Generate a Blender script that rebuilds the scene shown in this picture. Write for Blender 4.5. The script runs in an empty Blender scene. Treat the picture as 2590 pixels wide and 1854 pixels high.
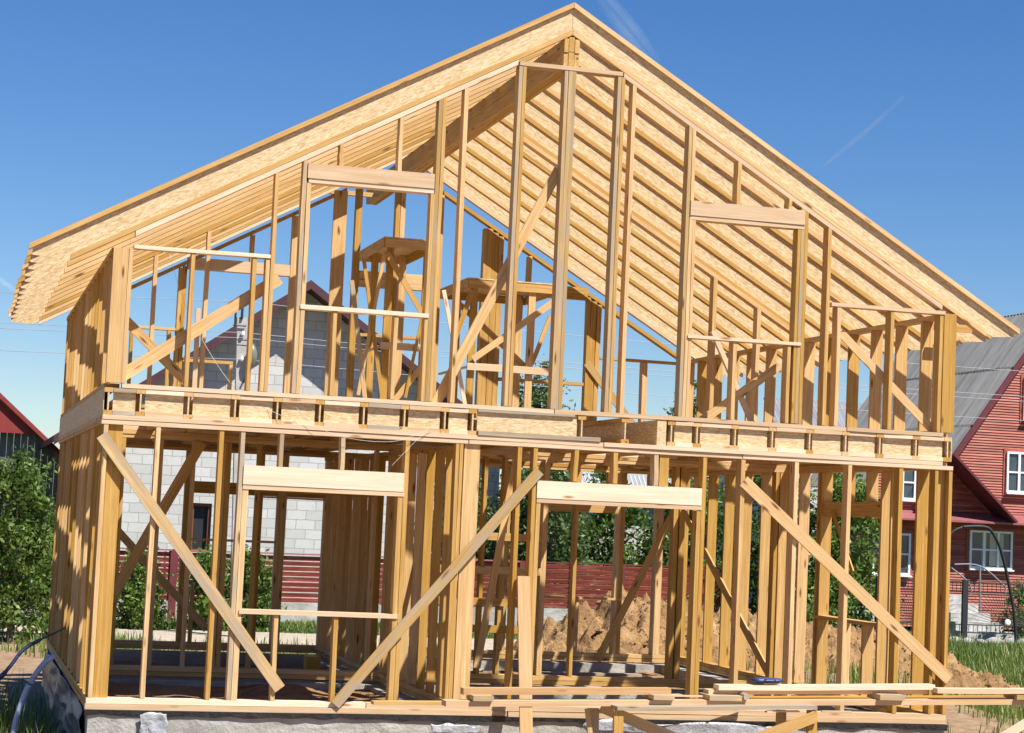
import bpy, bmesh, math, random
import numpy as np
from mathutils import Vector, Matrix, noise as mnoise
RNG = random.Random(7)
sc = bpy.context.scene
col = sc.collection

# ------------------------------------------------------------------ camera
cam_d = bpy.data.cameras.new('camera'); cam = bpy.data.objects.new('camera', cam_d); col.objects.link(cam)
yaw, pit, rol = 0.2671, 0.0755, 0.0450
cf = Vector((math.sin(yaw)*math.cos(pit), math.cos(yaw)*math.cos(pit), math.sin(pit)))
cr = Vector((math.cos(yaw), -math.sin(yaw), 0)); cu = cr.cross(cf)
c_, s_ = math.cos(rol), math.sin(rol)
r2 = cr*c_ + cu*s_; u2 = cu*c_ - cr*s_
m = Matrix((r2, u2, -cf)).transposed().to_4x4(); m.translation = Vector((-1.494, -21.851, 2.191))
cam.matrix_world = m
cam_d.sensor_width = 36; cam_d.lens = 70.9; cam_d.clip_start = .1; cam_d.clip_end = 20000
sc.camera = cam

# ------------------------------------------------------------------ light
SUN = Vector((1.0, -1.4, 2.5)).normalized()
w = bpy.data.worlds.new('World'); sc.world = w; w.use_nodes = True
nt = w.node_tree; bg = nt.nodes['Background']
sky = nt.nodes.new('ShaderNodeTexSky'); sky.sky_type = 'NISHITA'; sky.sun_disc = False
sky.sun_elevation = math.asin(SUN.z); sky.sun_rotation = math.atan2(SUN.x, SUN.y)
sky.altitude = 300; sky.air_density = 1.0; sky.dust_density = .1; sky.ozone_density = 4.5
hsv = nt.nodes.new('ShaderNodeHueSaturation'); hsv.inputs['Saturation'].default_value = 1.27; hsv.inputs['Hue'].default_value = .508; hsv.inputs['Value'].default_value = 1.03
nt.links.new(sky.outputs[0], hsv.inputs['Color']); tint = nt.nodes.new('ShaderNodeMix'); tint.data_type = 'RGBA'; tint.blend_type = 'MULTIPLY'; tint.inputs[0].default_value = 1; tint.inputs[7].default_value = (1.0, 1.0, 1.03, 1)
nt.links.new(hsv.outputs[0], tint.inputs[6]); nt.links.new(tint.outputs[2], bg.inputs[0]); bg.inputs[1].default_value = .066
sd = bpy.data.lights.new('sun', 'SUN'); sd.energy = 5.0; sd.angle = math.radians(.53); sd.color = (1, .95, .87)
so = bpy.data.objects.new('sun', sd); col.objects.link(so); so.rotation_euler = SUN.to_track_quat('Z', 'Y').to_euler()
so.location = (20, -30, 60)
sc.view_settings.view_transform = 'Standard'; sc.view_settings.look = 'None'
sc.view_settings.exposure = .76; sc.view_settings.gamma = 1; sc.view_settings.use_curve_mapping = False

# ------------------------------------------------------------------ materials
def mat(name):
    m = bpy.data.materials.new(name); m.use_nodes = True
    n = m.node_tree; return m, n, n.nodes['Principled BSDF']
def N(n, t, **k):
    x = n.nodes.new(t)
    for a, b in k.items():
        if a.startswith('i_'):
            key = a[2:]; key = int(key) if key.isdigit() else key
            x.inputs[key].default_value = b
        else: setattr(x, a, b)
    return x
def ramp(n, fac, stops):
    r = N(n, 'ShaderNodeValToRGB'); e = r.color_ramp.elements
    while len(e) < len(stops): e.new(.5)
    for q, (p, c) in zip(e, stops): q.position = p; q.color = (*c, 1)
    n.links.new(fac, r.inputs[0]); return r.outputs[0]
def mapped(n, vec, scale, loc=(0, 0, 0), rot=(0, 0, 0)):
    x = N(n, 'ShaderNodeMapping'); x.inputs[1].default_value = loc; x.inputs[2].default_value = rot; x.inputs[3].default_value = scale
    n.links.new(vec, x.inputs[0]); return x.outputs[0]
def noise(n, vec, scale, detail=4, rough=.55):
    x = N(n, 'ShaderNodeTexNoise'); x.inputs['Scale'].default_value = scale; x.inputs['Detail'].default_value = detail; x.inputs['Roughness'].default_value = rough
    if vec is not None: n.links.new(vec, x.inputs['Vector'])
    return x.outputs['Fac']
def mix(n, fac, a, b, mode='MIX'):
    x = N(n, 'ShaderNodeMix', data_type='RGBA', blend_type=mode)
    for s, v in ((0, fac), (6, a), (7, b)):
        if hasattr(v, 'is_output'): n.links.new(v, x.inputs[s])
        else: x.inputs[s].default_value = v if s == 0 else (*v, 1)
    return x.outputs[2]
def bump(n, h, b, strength=.3, dist=.01):
    x = N(n, 'ShaderNodeBump'); x.inputs['Strength'].default_value = strength; x.inputs['Distance'].default_value = dist
    n.links.new(h, x.inputs['Height']); n.links.new(x.outputs[0], b.inputs['Normal'])
def attr(n, name): return N(n, 'ShaderNodeAttribute', attribute_name=name)
def base(n, b, c, rough=.8):
    n.links.new(c, b.inputs['Base Color']); b.inputs['Roughness'].default_value = rough

def wood(name, lo, hi, knot=(.16, .07, .025), weather=0.0):
    m, n, b = mat(name)
    g = attr(n, 'gr').outputs['Vector']; tn = attr(n, 'tn').outputs['Fac']
    f1 = noise(n, mapped(n, g, (.8, 24, 24)), 1.6, 7, .72)
    f2 = noise(n, mapped(n, g, (.35, 5, 5)), 1.5, 3, .5)
    c = ramp(n, f1, [(.28, tuple(x*.86 for x in lo)), (.42, lo), (.66, hi)])
    mid = tuple(.5*(a+b2) for a, b2 in zip(lo, hi))
    c = mix(n, ramp(n, f2, [(.35, (0, 0, 0)), (.7, (.55, .55, .55))]), c, tuple(x*.82 for x in mid))
    # per-piece tint
    hs = N(n, 'ShaderNodeHueSaturation'); n.links.new(c, hs.inputs['Color'])
    mr = N(n, 'ShaderNodeMapRange'); n.links.new(tn, mr.inputs[0]); mr.inputs[3].default_value = .76; mr.inputs[4].default_value = 1.13
    n.links.new(mr.outputs[0], hs.inputs['Value'])
    mr2 = N(n, 'ShaderNodeMapRange'); n.links.new(tn, mr2.inputs[0]); mr2.inputs[3].default_value = 1.14; mr2.inputs[4].default_value = .84
    n.links.new(mr2.outputs[0], hs.inputs['Saturation'])
    c = hs.outputs[0]
    # knots
    v = N(n, 'ShaderNodeTexVoronoi'); v.inputs['Scale'].default_value = 1; v.inputs['Randomness'].default_value = 1
    n.links.new(mapped(n, g, (1.7, 7.5, 7.5)), v.inputs['Vector'])
    k = ramp(n, v.outputs['Distance'], [(.06, (1, 1, 1)), (.16, (0, 0, 0))])
    c = mix(n, k, c, knot)
    if weather:
        f3 = noise(n, mapped(n, g, (1.2, 6, 6), (3, 3, 3)), 1.2, 4, .6)
        c = mix(n, ramp(n, f3, [(.45, (0, 0, 0)), (.62, (weather,)*3)]), c, (.33, .29, .24))
    base(n, b, c, .72); b.inputs['Specular IOR Level'].default_value = .25
    bump(n, f1, b, .25, .004)
    return m
W_NEW = wood('pine_new', (.50, .285, .088), (.715, .475, .195))
W_AGED = wood('pine_aged', (.45, .285, .11), (.64, .445, .21), weather=.7)
W_PALE = wood('pine_pale', (.67, .475, .295), (.80, .625, .44), knot=(.36, .19, .08))
W_FRESH = wood('pine_fresh', (.56, .35, .18), (.70, .48, .28), knot=(.30, .15, .06))
W_GREY = wood('board_weathered', (.36, .28, .19), (.56, .46, .33), weather=.9)

def osb(name, lo=(.50, .35, .17), hi=(.75, .60, .385)):
    m, n, b = mat(name); g = attr(n, 'gr').outputs['Vector']
    vals = []
    for rot, s in ((.25, (17, 85, 85)), (1.35, (22, 76, 76)), (-.75, (16, 90, 90))):
        v = N(n, 'ShaderNodeTexVoronoi'); v.inputs['Scale'].default_value = 1
        n.links.new(mapped(n, g, s, (rot*7, 1, 2), (0, 0, rot)), v.inputs['Vector'])
        sep = N(n, 'ShaderNodeSeparateColor'); n.links.new(v.outputs['Color'], sep.inputs[0]); vals.append(sep.outputs[0])
    a = N(n, 'ShaderNodeMix', data_type='FLOAT'); a.inputs[0].default_value = .5
    n.links.new(vals[0], a.inputs[2]); n.links.new(vals[1], a.inputs[3])
    a2 = N(n, 'ShaderNodeMath', operation='MAXIMUM'); n.links.new(a.outputs[0], a2.inputs[0])
    sc_ = N(n, 'ShaderNodeMath', operation='MULTIPLY'); sc_.inputs[1].default_value = .92; n.links.new(vals[2], sc_.inputs[0]); n.links.new(sc_.outputs[0], a2.inputs[1])
    c = ramp(n, a2.outputs[0], [(.12, tuple(x*.8 for x in lo)), (.38, lo), (.72, tuple(.5*(p+q) for p, q in zip(lo, hi))), (.97, hi)])
    f = noise(n, mapped(n, g, (1.3, 1.3, 1.3)), 2, 3)
    c = mix(n, ramp(n, f, [(.3, (.0,)*3), (.75, (.16,)*3)]), c, (.60, .38, .15))
    base(n, b, c, .7); bump(n, a2.outputs[0], b, .3, .004); return m
OSB = osb('oriented_strand_board')

def plain(name, c, rough=.6, var=.12, scale=3, metal=0, bmp=0):
    m, n, b = mat(name)
    t = N(n, 'ShaderNodeTexCoord').outputs['Object']
    f = noise(n, t, scale, 5)
    base(n, b, ramp(n, f, [(.3, tuple(x*(1-var) for x in c)), (.7, tuple(min(1, x*(1+var)) for x in c))]), rough)
    b.inputs['Metallic'].default_value = metal
    if bmp: bump(n, f, b, bmp, .02)
    return m

def concrete_mat():
    m, n, b = mat('concrete'); t = N(n, 'ShaderNodeTexCoord').outputs['Object']
    f = noise(n, t, 2.2, 8, .65); f2 = noise(n, mapped(n, t, (1, 1, 6)), 1.5, 5, .6); f3 = noise(n, t, 28, 4)
    c = ramp(n, f, [(.3, (.24, .23, .205)), (.55, (.40, .385, .35)), (.75, (.51, .50, .46))])
    c = mix(n, ramp(n, f2, [(.5, (0, 0, 0)), (.64, (.6, .6, .6))]), c, (.27, .25, .22))
    base(n, b, c, .9)
    ad = N(n, 'ShaderNodeMath', operation='MULTIPLY_ADD'); ad.inputs[1].default_value = .15; n.links.new(f3, ad.inputs[0]); n.links.new(f, ad.inputs[2])
    bump(n, ad.outputs[0], b, .9, .05); return m
CONC = concrete_mat()

def dirt_mat(name='dirt', cs=((.19, .095, .038), (.32, .185, .08), (.41, .265, .135))):
    m, n, b = mat(name); t = N(n, 'ShaderNodeTexCoord').outputs['Object']
    f = noise(n, t, 1.3, 9, .68); f2 = noise(n, t, 9, 6, .6)
    c = ramp(n, f, [(.3, cs[0]), (.52, cs[1]), (.72, cs[2])])
    c = mix(n, ramp(n, f2, [(.35, (.5,)*3), (.6, (0, 0, 0))]), c, cs[0])  # bump hollows darkened, crevice shade put into the soil colour
    base(n, b, c, .95); bump(n, f2, b, 1.0, .09); return m
DIRT = dirt_mat()
def ground_mat():
    m, n, b = mat('grassy_ground'); t = N(n, 'ShaderNodeTexCoord').outputs['Object']
    f = noise(n, t, .35, 6, .6); f2 = noise(n, t, 6, 5)
    gcol = ramp(n, f2, [(.3, (.03, .055, .012)), (.6, (.07, .115, .025)), (.8, (.12, .15, .05))])
    dcol = ramp(n, f2, [(.3, (.19, .115, .06)), (.7, (.34, .23, .135))])
    sep = N(n, 'ShaderNodeSeparateXYZ'); n.links.new(t, sep.inputs[0])
    mr = N(n, 'ShaderNodeMapRange'); n.links.new(sep.outputs['Y'], mr.inputs[0]); mr.inputs[1].default_value = 17; mr.inputs[2].default_value = 27
    mr.inputs[3].default_value = .78; mr.inputs[4].default_value = -.2
    ad = N(n, 'ShaderNodeMath', operation='ADD'); n.links.new(f, ad.inputs[0]); n.links.new(mr.outputs[0], ad.inputs[1])
    c = mix(n, ramp(n, ad.outputs[0], [(.85, (0, 0, 0)), (1.0, (1, 1, 1))]), gcol, dcol)
    base(n, b, c, .95); bump(n, f2, b, .5, .05); return m

def leaf_mat(name, a, b_, c3):
    m, n, b = mat(name); tn = attr(n, 'tn').outputs['Fac']
    c = ramp(n, tn, [(0, a), (.55, b_), (1, c3)])
    base(n, b, c, .45); b.inputs['Specular IOR Level'].default_value = .35
    tr = N(n, 'ShaderNodeBsdfTranslucent'); n.links.new(mix(n, .6, c, (.22, .32, .03), 'MIX'), tr.inputs[0])
    ms = N(n, 'ShaderNodeMixShader'); ms.inputs[0].default_value = .28
    n.links.new(b.outputs[0], ms.inputs[1]); n.links.new(tr.outputs[0], ms.inputs[2])
    n.links.new(ms.outputs[0], n.nodes['Material Output'].inputs[0]); return m
LEAF = leaf_mat('leaf_green', (.03, .065, .012), (.09, .155, .028), (.19, .27, .06))
LEAF2 = leaf_mat('leaf_light', (.045, .085, .014), (.12, .20, .035), (.23, .31, .075))
LEAFD = leaf_mat('leaf_grey_green', (.035, .065, .022), (.095, .15, .05), (.20, .25, .12))
GRASS = leaf_mat('grass_blade', (.06, .11, .018), (.14, .21, .04), (.32, .33, .12))
BARK = plain('bark', (.13, .10, .07), .9, .3, 8, bmp=.5)

def lap_red(name, lo, hi, faded):
    m, n, b = mat(name); g = attr(n, 'gr').outputs['Vector']; tn = attr(n, 'tn').outputs['Fac']
    f = noise(n, mapped(n, g, (.7, 9, 9)), 1.3, 5, .62)
    c = ramp(n, f, [(.32, lo), (.55, hi), (.76, faded)])
    hs = N(n, 'ShaderNodeHueSaturation'); n.links.new(c, hs.inputs['Color'])
    mr = N(n, 'ShaderNodeMapRange'); n.links.new(tn, mr.inputs[0]); mr.inputs[3].default_value = .8; mr.inputs[4].default_value = 1.2
    n.links.new(mr.outputs[0], hs.inputs['Value']); base(n, b, hs.outputs[0], .6); bump(n, f, b, .2, .01); return m
FENCE = lap_red('fence_red_brown', (.13, .022, .015), (.25, .05, .034), (.44, .17, .135))
SIDING = lap_red('siding_red', (.21, .040, .024), (.37, .092, .054), (.50, .21, .145))
MAROON = plain('maroon_paint', (.13, .025, .03), .5, .15)
MAROON_P = plain('maroon_metal_cap', (.30, .10, .10), .45, .1)
WHITE = plain('white_pvc', (.82, .83, .84), .4, .03)
DARK = plain('dark_interior', (.02, .021, .024), .5, .2)
BROWNF = plain('brown_window_frame', (.20, .06, .025), .5, .1)
STEEL = plain('galvanised_steel', (.24, .25, .26), .75, .1)
BLACKM = plain('black_iron', (.025, .025, .028), .5, .1)
PIPEB = plain('black_plastic', (.018, .018, .02), .65, .1)
BLUE = plain('blue_plastic', (.03, .06, .20), .4, .15)
YELL = plain('yellow_paint', (.55, .33, .04), .5, .15)
POLEC = plain('pole_concrete', (.40, .39, .37), .9, .15, 4, bmp=.2)
GLASSD = plain('window_glass', (.05, .07, .09), .06, .3, 1.5)
CURT = plain('curtain', (.55, .5, .38), .9, .1)
INSUL = plain('insulator_white', (.8, .8, .78), .3, .05)
WIRE = plain('wire', (.30, .31, .33), .5, .1)
CORD = plain('white_cord', (.75, .73, .68), .8, .1)
STONE = plain('field_stone', (.33, .31, .28), .9, .3, 6, bmp=.5)
LAMPM = plain('lamp_shade', (.16, .18, .12), .3, .3)
BRICKY = plain('chimney_brick', (.5, .42, .34), .9, .2, 8)
PATHM = dirt_mat('sandy_path_soil', ((.40, .33, .25), (.50, .42, .325), (.58, .50, .40)))
def blocks_mat():
    m, n, b = mat('aerated_blocks'); t = N(n, 'ShaderNodeTexCoord').outputs['Object']
    sw = N(n, 'ShaderNodeSeparateXYZ'); n.links.new(t, sw.inputs[0]); cm = N(n, 'ShaderNodeCombineXYZ')
    n.links.new(sw.outputs['X'], cm.inputs['X']); n.links.new(sw.outputs['Z'], cm.inputs['Y'])
    nz = N(n, 'ShaderNodeTexNoise'); nz.inputs['Scale'].default_value = 7; nz.inputs['Detail'].default_value = 3; n.links.new(cm.outputs[0], nz.inputs['Vector'])
    va = N(n, 'ShaderNodeVectorMath', operation='MULTIPLY_ADD'); va.inputs[1].default_value = (.05, .05, 0)
    n.links.new(nz.outputs['Color'], va.inputs[0]); n.links.new(cm.outputs[0], va.inputs[2])
    br = N(n, 'ShaderNodeTexBrick'); n.links.new(va.outputs[0], br.inputs['Vector'])
    br.inputs['Scale'].default_value = 1; br.inputs['Brick Width'].default_value = .56; br.inputs['Row Height'].default_value = .275
    br.inputs['Mortar Size'].default_value = .012; br.inputs['Mortar Smooth'].default_value = .25; br.inputs['Bias'].default_value = .2
    br.inputs['Color1'].default_value = (.60, .595, .58, 1); br.inputs['Color2'].default_value = (.48, .475, .46, 1); br.inputs['Mortar'].default_value = (.31, .29, .26, 1)
    f = noise(n, t, 3, 7, .65)
    c = mix(n, ramp(n, f, [(.5, (0, 0, 0)), (.72, (.55,)*3)]), br.outputs['Color'], (.42, .40, .37))
    base(n, b, c, .9); bump(n, br.outputs['Fac'], b, -.5, .02); return m
BLOCKS = blocks_mat()
def slate_mat(name, c, dark):
    m, n, b = mat(name); g = attr(n, 'gr').outputs['Vector']
    f = noise(n, mapped(n, g, (.5, 4, 4)), 1.4, 5, .6)
    base(n, b, ramp(n, f, [(.32, dark), (.66, c)]), .9); return m
SLATE = slate_mat('grey_corrugated_slate', (.27, .265, .255), (.15, .148, .145))
SLATEL = slate_mat('light_corrugated_slate', (.50, .51, .52), (.38, .39, .40))
ROOFD = plain('dark_maroon_roof', (.075, .026, .03), .5, .2)
REDROOF = slate_mat('red_metal_roof', (.26, .035, .03), (.20, .028, .025))
GREYW = lap_red('weathered_grey_boards', (.07, .068, .066), (.13, .125, .12), (.2, .195, .185))
def film_mat(name, c, r):
    m, n, b = mat(name); t = N(n, 'ShaderNodeTexCoord').outputs['Object']; f = noise(n, t, 9, 4, .6)
    base(n, b, ramp(n, f, [(.3, tuple(x*.75 for x in c)), (.7, c)]), r); bump(n, f, b, .8, .04); return m
FILM = film_mat('white_plastic_film', (.40, .41, .44), .3)
FOIL = film_mat('dark_blue_film', (.045, .065, .13), .35)
FILMB = film_mat('black_film', (.03, .03, .035), .3)

# ------------------------------------------------------------------ mesh builder
class MB:
    def __init__(s): s.v = []; s.f = []; s.g = []; s.t = []; s.mi = []; s.cur = 0; s.p = []
    def add(s, verts, faces, axis, tint=None, off=None):
        a = Vector(axis).normalized()
        h = Vector((0, 0, 1)) if abs(a.z) < .9 else Vector((0, 1, 0))
        b = a.cross(h).normalized(); c = a.cross(b)
        t = RNG.random() if tint is None else tint
        o = off or (RNG.uniform(-40, 40), RNG.uniform(-40, 40), RNG.uniform(-40, 40))
        k = len(s.v); s.p.append((k, len(s.f)))
        for p in verts:
            p = Vector(p); s.v.append(p[:]); s.g.append((p.dot(a)+o[0], p.dot(b)+o[1], p.dot(c)+o[2])); s.t.append(t)
        for f in faces: s.f.append([k+i for i in f]); s.mi.append(s.cur)
    def rings(s, rings, axis, tint=None, cap=True):
        n = len(rings[0]); V = [p for r in rings for p in r]; F = []
        for i in range(len(rings)-1):
            for j in range(n):
                a = i*n+j; b = i*n+(j+1) % n; F.append((a, b, b+n, a+n))
        if cap: F.append(tuple(range(n-1, -1, -1))); F.append(tuple((len(rings)-1)*n+j for j in range(n)))
        s.add(V, F, axis, tint)
    def beam(s, p0, p1, u, v, hu, hv, warp=.003, seg=5, tint=None):
        p0, p1, u, v = Vector(p0), Vector(p1), Vector(u), Vector(v)
        wu, wv, ph = RNG.uniform(-1, 1)*warp, RNG.uniform(-1, 1)*warp, RNG.uniform(0, 3)
        R = []
        for i in range(seg+1):
            q = i/seg; c = p0.lerp(p1, q) + (u*wu + v*wv)*math.sin(q*3.14159*(1+.6*math.sin(ph)) + .2*ph)
            R.append([c-u*hu-v*hv, c+u*hu-v*hv, c+u*hu+v*hv, c-u*hu+v*hv])
        s.rings(R, p1-p0, tint)
    def box(s, x0, x1, y0, y1, z0, z1, ax='x', warp=0, tint=None):
        c = ((x0+x1)/2, (y0+y1)/2, (z0+z1)/2); d = (x1-x0, y1-y0, z1-z0); i = 'xyz'.index(ax); j, k = (i+1) % 3, (i+2) % 3
        E3 = [(1, 0, 0), (0, 1, 0), (0, 0, 1)]; a = list(c); b = list(c); a[i] -= d[i]/2; b[i] += d[i]/2
        s.beam(a, b, E3[j], E3[k], d[j]/2, d[k]/2, warp, 5 if warp else 1, tint)
    def prism(s, poly, ext, axis, tint=None):
        e = Vector(ext); a = [Vector(p) for p in poly]; s.rings([a, [p+e for p in a]], axis, tint)
    def tube(s, pts, r, n=8, tint=None):
        pts = [Vector(p) for p in pts]; R = []
        for i, p in enumerate(pts):
            d = (pts[min(i+1, len(pts)-1)]-pts[max(i-1, 0)]).normalized()
            h = Vector((0, 0, 1)) if abs(d.z) < .9 else Vector((1, 0, 0)); a = d.cross(h).normalized(); b = d.cross(a)
            rr = r[i] if isinstance(r, (list, tuple)) else r
            R.append([p + a*rr*math.cos(6.28318*j/n) + b*rr*math.sin(6.28318*j/n) for j in range(n)])
        s.rings(R, pts[-1]-pts[0], tint)
    def build(s, name, mats, parent=None, smooth=False):
        me = bpy.data.meshes.new(name); me.from_pydata(s.v, [], s.f)
        for m_ in (mats if isinstance(mats, (list, tuple)) else [mats]): me.materials.append(m_)
        a = me.attributes.new('gr', 'FLOAT_VECTOR', 'POINT'); a.data.foreach_set('vector', np.array(s.g, np.float32).ravel())
        a = me.attributes.new('tn', 'FLOAT', 'POINT'); a.data.foreach_set('value', np.array(s.t, np.float32))
        me.polygons.foreach_set('material_index', s.mi)
        if smooth: me.polygons.foreach_set('use_smooth', [True]*len(me.polygons))
        me.update(); o = bpy.data.objects.new(name, me); col.objects.link(o)
        if parent is not None: o.parent = parent
        return o
def tag(o, label, cat=None, group=None, kind=None):
    if label: o['label'] = label
    if cat: o['category'] = cat
    if group: o['group'] = group
    if kind: o['kind'] = kind
    return o
def empty(name, loc, label, cat, group=None):
    o = bpy.data.objects.new(name, None); col.objects.link(o); o.location = loc; o.empty_display_size = .2
    bpy.context.view_layer.update()
    return tag(o, label, cat, group)
def adopt(o, root):      # keep world coordinates of a mesh written in world space
    o.parent = root; o.matrix_parent_inverse = Matrix.Translation(-Vector(root.location)); return o

# ================================================================== HOUSE FRAME
house = bpy.data.objects.new('timber_house_frame', None); col.objects.link(house)
tag(house, 'two storey timber house skeleton of pale studs, joists and open rafters on concrete footing', 'house frame')
def part(name, mb, m_, par=None, smooth=False):
    if name == 'wall_frame':
        e = bpy.data.objects.new('wall_frame', None); col.objects.link(e); e.parent = house
        for k, (vs, fs) in enumerate(mb.p):
            ve, fe = mb.p[k+1] if k+1 < len(mb.p) else (len(mb.v), len(mb.f)); q = MB()
            q.v, q.g, q.t, q.mi = mb.v[vs:ve], mb.g[vs:ve], mb.t[vs:ve], mb.mi[fs:fe]; q.f = [[i-vs for i in f] for f in mb.f[fs:fe]]; q.build('plate', m_, e)
        return e
    return mb.build(name, m_, par if par is not None else house, smooth)
ZL0, ZL1 = .12, 3.01         # lower studs
ZU0, ZU1 = 3.455, 4.87       # upper knee-wall studs
KL, KR, XR, ZT = .5525, .582, 5.035, 8.144
def ztop(x): return ZT - (KL*(XR-x) if x < XR else KR*(x-XR))
RV = .382                    # vertical depth of a rafter
def zrb(x): return ztop(x) - RV                # underside of the rafters
PLV = .058
def zpl(x): return zrb(x) - .006 - PLV         # underside of sloped plate
def member(name, wall, mk, x0, x1, y0, y1, z0, z1, ax='z', warp=.004, slope=False):
    b = MB()
    if slope:
        x0_, x1_ = x0, x1
        zz = lambda x: min(z1, zpl(x) - .003)
        r0 = [(x0, y0, z0), (x1, y0, z0), (x1, y1, z0), (x0, y1, z0)]
        mid = []
        for q in (.25, .5, .75):
            dx, dy = RNG.uniform(-1, 1)*warp, RNG.uniform(-1, 1)*warp*.5
            za = z0+(zz(x0)-z0)*q; mid.append([(x0+dx, y0+dy, za), (x1+dx, y0+dy, za), (x1+dx, y1+dy, za), (x0+dx, y1+dy, za)])
        r1 = [(x0, y0, zz(x0)), (x1, y0, zz(x1)), (x1, y1, zz(x1)), (x0, y1, zz(x0))]
        b.rings([[Vector(p) for p in r] for r in [r0]+mid+[r1]], (0, 0, 1))
    else: b.box(x0, x1, y0, y1, z0, z1, ax, warp)
    return b.build(name, mk, wall)
def slope_brace(name, wall, mk, x0, z0, x1, z1, width, y0, y1, cut=None):
    b = MB(); d = Vector((x1-x0, 0, z1-z0)).normalized(); nrm = Vector((-d.z, 0, d.x))
    b.beam((x0, (y0+y1)/2, z0), (x1, (y0+y1)/2, z1), nrm, (0, 1, 0), width/2, (y1-y0)/2, .004, 6)
    return b.build(name, mk, wall)
def side_brace(name, wall, mk, y0, z0, y1, z1, width, x0, x1):
    b = MB(); d = Vector((0, y1-y0, z1-z0)).normalized(); nrm = Vector((0, -d.z, d.y))
    b.beam(((x0+x1)/2, y0, z0), ((x0+x1)/2, y1, z1), nrm, (1, 0, 0), width/2, (x1-x0)/2, .004, 6)
    return b.build(name, mk, wall)
def pick(*ms): return RNG.choice(ms)

# ---- front lower wall
b = MB()
b.box(-.01, 4.6, -.018, .15, .0, .058, 'x', .006); b.box(4.62, 10.0, -.012, .15, .0, .056, 'x', .005)
b.box(0, 3.0, .0, .15, .06, .118, 'x', .003); b.box(3.01, 10.0, .0, .15, .06, .118, 'x', .003)
b.box(-.012, 4.02, -.004, .15, 3.01, 3.058, 'x', .004); b.box(4.03, 7.3, -.004, .15, 3.01, 3.058, 'x', .004); b.box(7.31, 10.0, -.004, .15, 3.01, 3.058, 'x', .004)
b.box(-.006, 5.6, -.010, .15, 3.06, 3.108, 'x', .006); b.box(5.61, 9.86, -.014, .15, 3.06, 3.108, 'x', .007)
FL = part('wall_frame', b, W_PALE)
F_ = 0.0
for x0, x1, mk in [(.018, .064, W_NEW), (.565, .612, W_NEW), (1.25, 1.298, W_NEW), (1.478, 1.524, W_AGED), (3.31, 3.358, W_NEW),
                   (3.885, 3.925, W_NEW), (3.93, 3.965, W_NEW), (4.60, 4.648, W_NEW), (4.787, 4.835, W_NEW), (6.82, 6.868, W_NEW),
                   (7.295, 7.345, W_NEW), (7.965, 8.015, W_NEW), (8.64, 8.688, W_NEW), (9.305, 9.355, W_NEW), (9.955, 10.0, W_NEW)]:
    member('stud', FL, mk, x0, x1, 0, .15, ZL0, ZL1)
for x0, x1 in [(1.528, 1.59), (3.25, 3.306), (4.84, 4.888), (6.765, 6.815)]:
    member('jack_stud', FL, W_NEW, x0, x1, 0.0, .15, ZL0, 2.385)
for x0, x1 in [(1.95, 1.995), (2.605, 2.652)]: member('cripple_stud', FL, W_NEW, x0, x1, 0, .14, ZL0, 1.04)
for x0, x1 in [(1.905, 1.95), (2.585, 2.63), (5.265, 5.315), (5.735, 5.788), (6.228, 6.28)]:
    member('cripple_stud', FL, pick(W_NEW, W_AGED), x0, x1, 0, .15, 2.648, ZL1)
member('cripple_stud', FL, W_NEW, 6.30, 6.41, .02, .15, 2.648, ZL1)
member('corner_post', FL, W_NEW, .07, .222, .035, .085, ZL0, ZL1)
member('corner_post', FL, W_NEW, 3.99, 4.17, .03, .08, ZL0, ZL1)
member('corner_post', FL, W_NEW, 9.77, 9.81, .0, .15, ZL0, ZL1)
member('corner_post', FL, W_NEW, 9.815, 9.95, .09, .14, ZL0, ZL1)
for x0, x1, zb, zt in [(1.527, 3.305, 2.438, 2.645), (4.84, 6.816, 2.443, 2.64)]:
    member('header', FL, W_PALE, x0, x1, -.012, .15, zb, zt, 'x', .003)
    member('header_plate', FL, W_PALE, x0+.002, x1+.01, -.006, .15, zb-.052, zb-.002, 'x', .002)
member('window_sill', FL, W_PALE, 1.56, 3.306, -.02, .15, 1.045, 1.092, 'x', .004)
slope_brace('brace', FL, W_AGED, -.005, 2.89, 2.045, .252, .126, -.032, -.004)
slope_brace('brace', FL, W_AGED, 2.655, .095, 4.85, 2.748, .115, -.045, -.019)
slope_brace('brace', FL, W_NEW, 7.318, 2.75, 10.02, .535, .14, -.034, -.006)

# ---- front gable wall (upper)
b = MB()
b.box(.18, 5.0, -.004, .15, 3.404, 3.45, 'x', .006); b.box(5.01, 8.6, -.006, .15, 3.402, 3.45, 'x', .006); b.box(8.61, 9.86, -.008, .15, 3.404, 3.45, 'x', .004)
b.box(.222, 1.695, -.008, .14, 4.912, 4.952, 'x', .003); b.box(8.36, 9.84, -.008, .14, 4.868, 4.912, 'x', .003)
b.box(4.42, 5.655, -.006, .15, 7.345, 7.392, 'x', .002)
def slope_plate(b, x0, x1, y0, y1):
    z0, z1 = zpl(x0)+PLV/2, zpl(x1)+PLV/2
    b.beam((x0, (y0+y1)/2, z0), (x1, (y0+y1)/2, z1), (0, 1, 0), (0, 0, 1), (y1-y0)/2, PLV/2, .002, 4)
slope_plate(b, .23, 4.40, 0, .15); slope_plate(b, 5.67, 9.8, 0, .15)
FU = part('wall_frame', b, W_PALE)
for x0, x1, mk, s in [(.172, .215, W_NEW, 0), (.838, .88, W_NEW, 0), (1.505, 1.548, W_NEW, 0), (8.44, 8.485, W_NEW, 0), (9.13, 9.175, W_NEW, 0), (9.775, 9.82, W_NEW, 0)]:
    member('stud', FU, mk, x0, x1, 0, .15, ZU0, 4.908 if x0 < 5 else 4.865)
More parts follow.
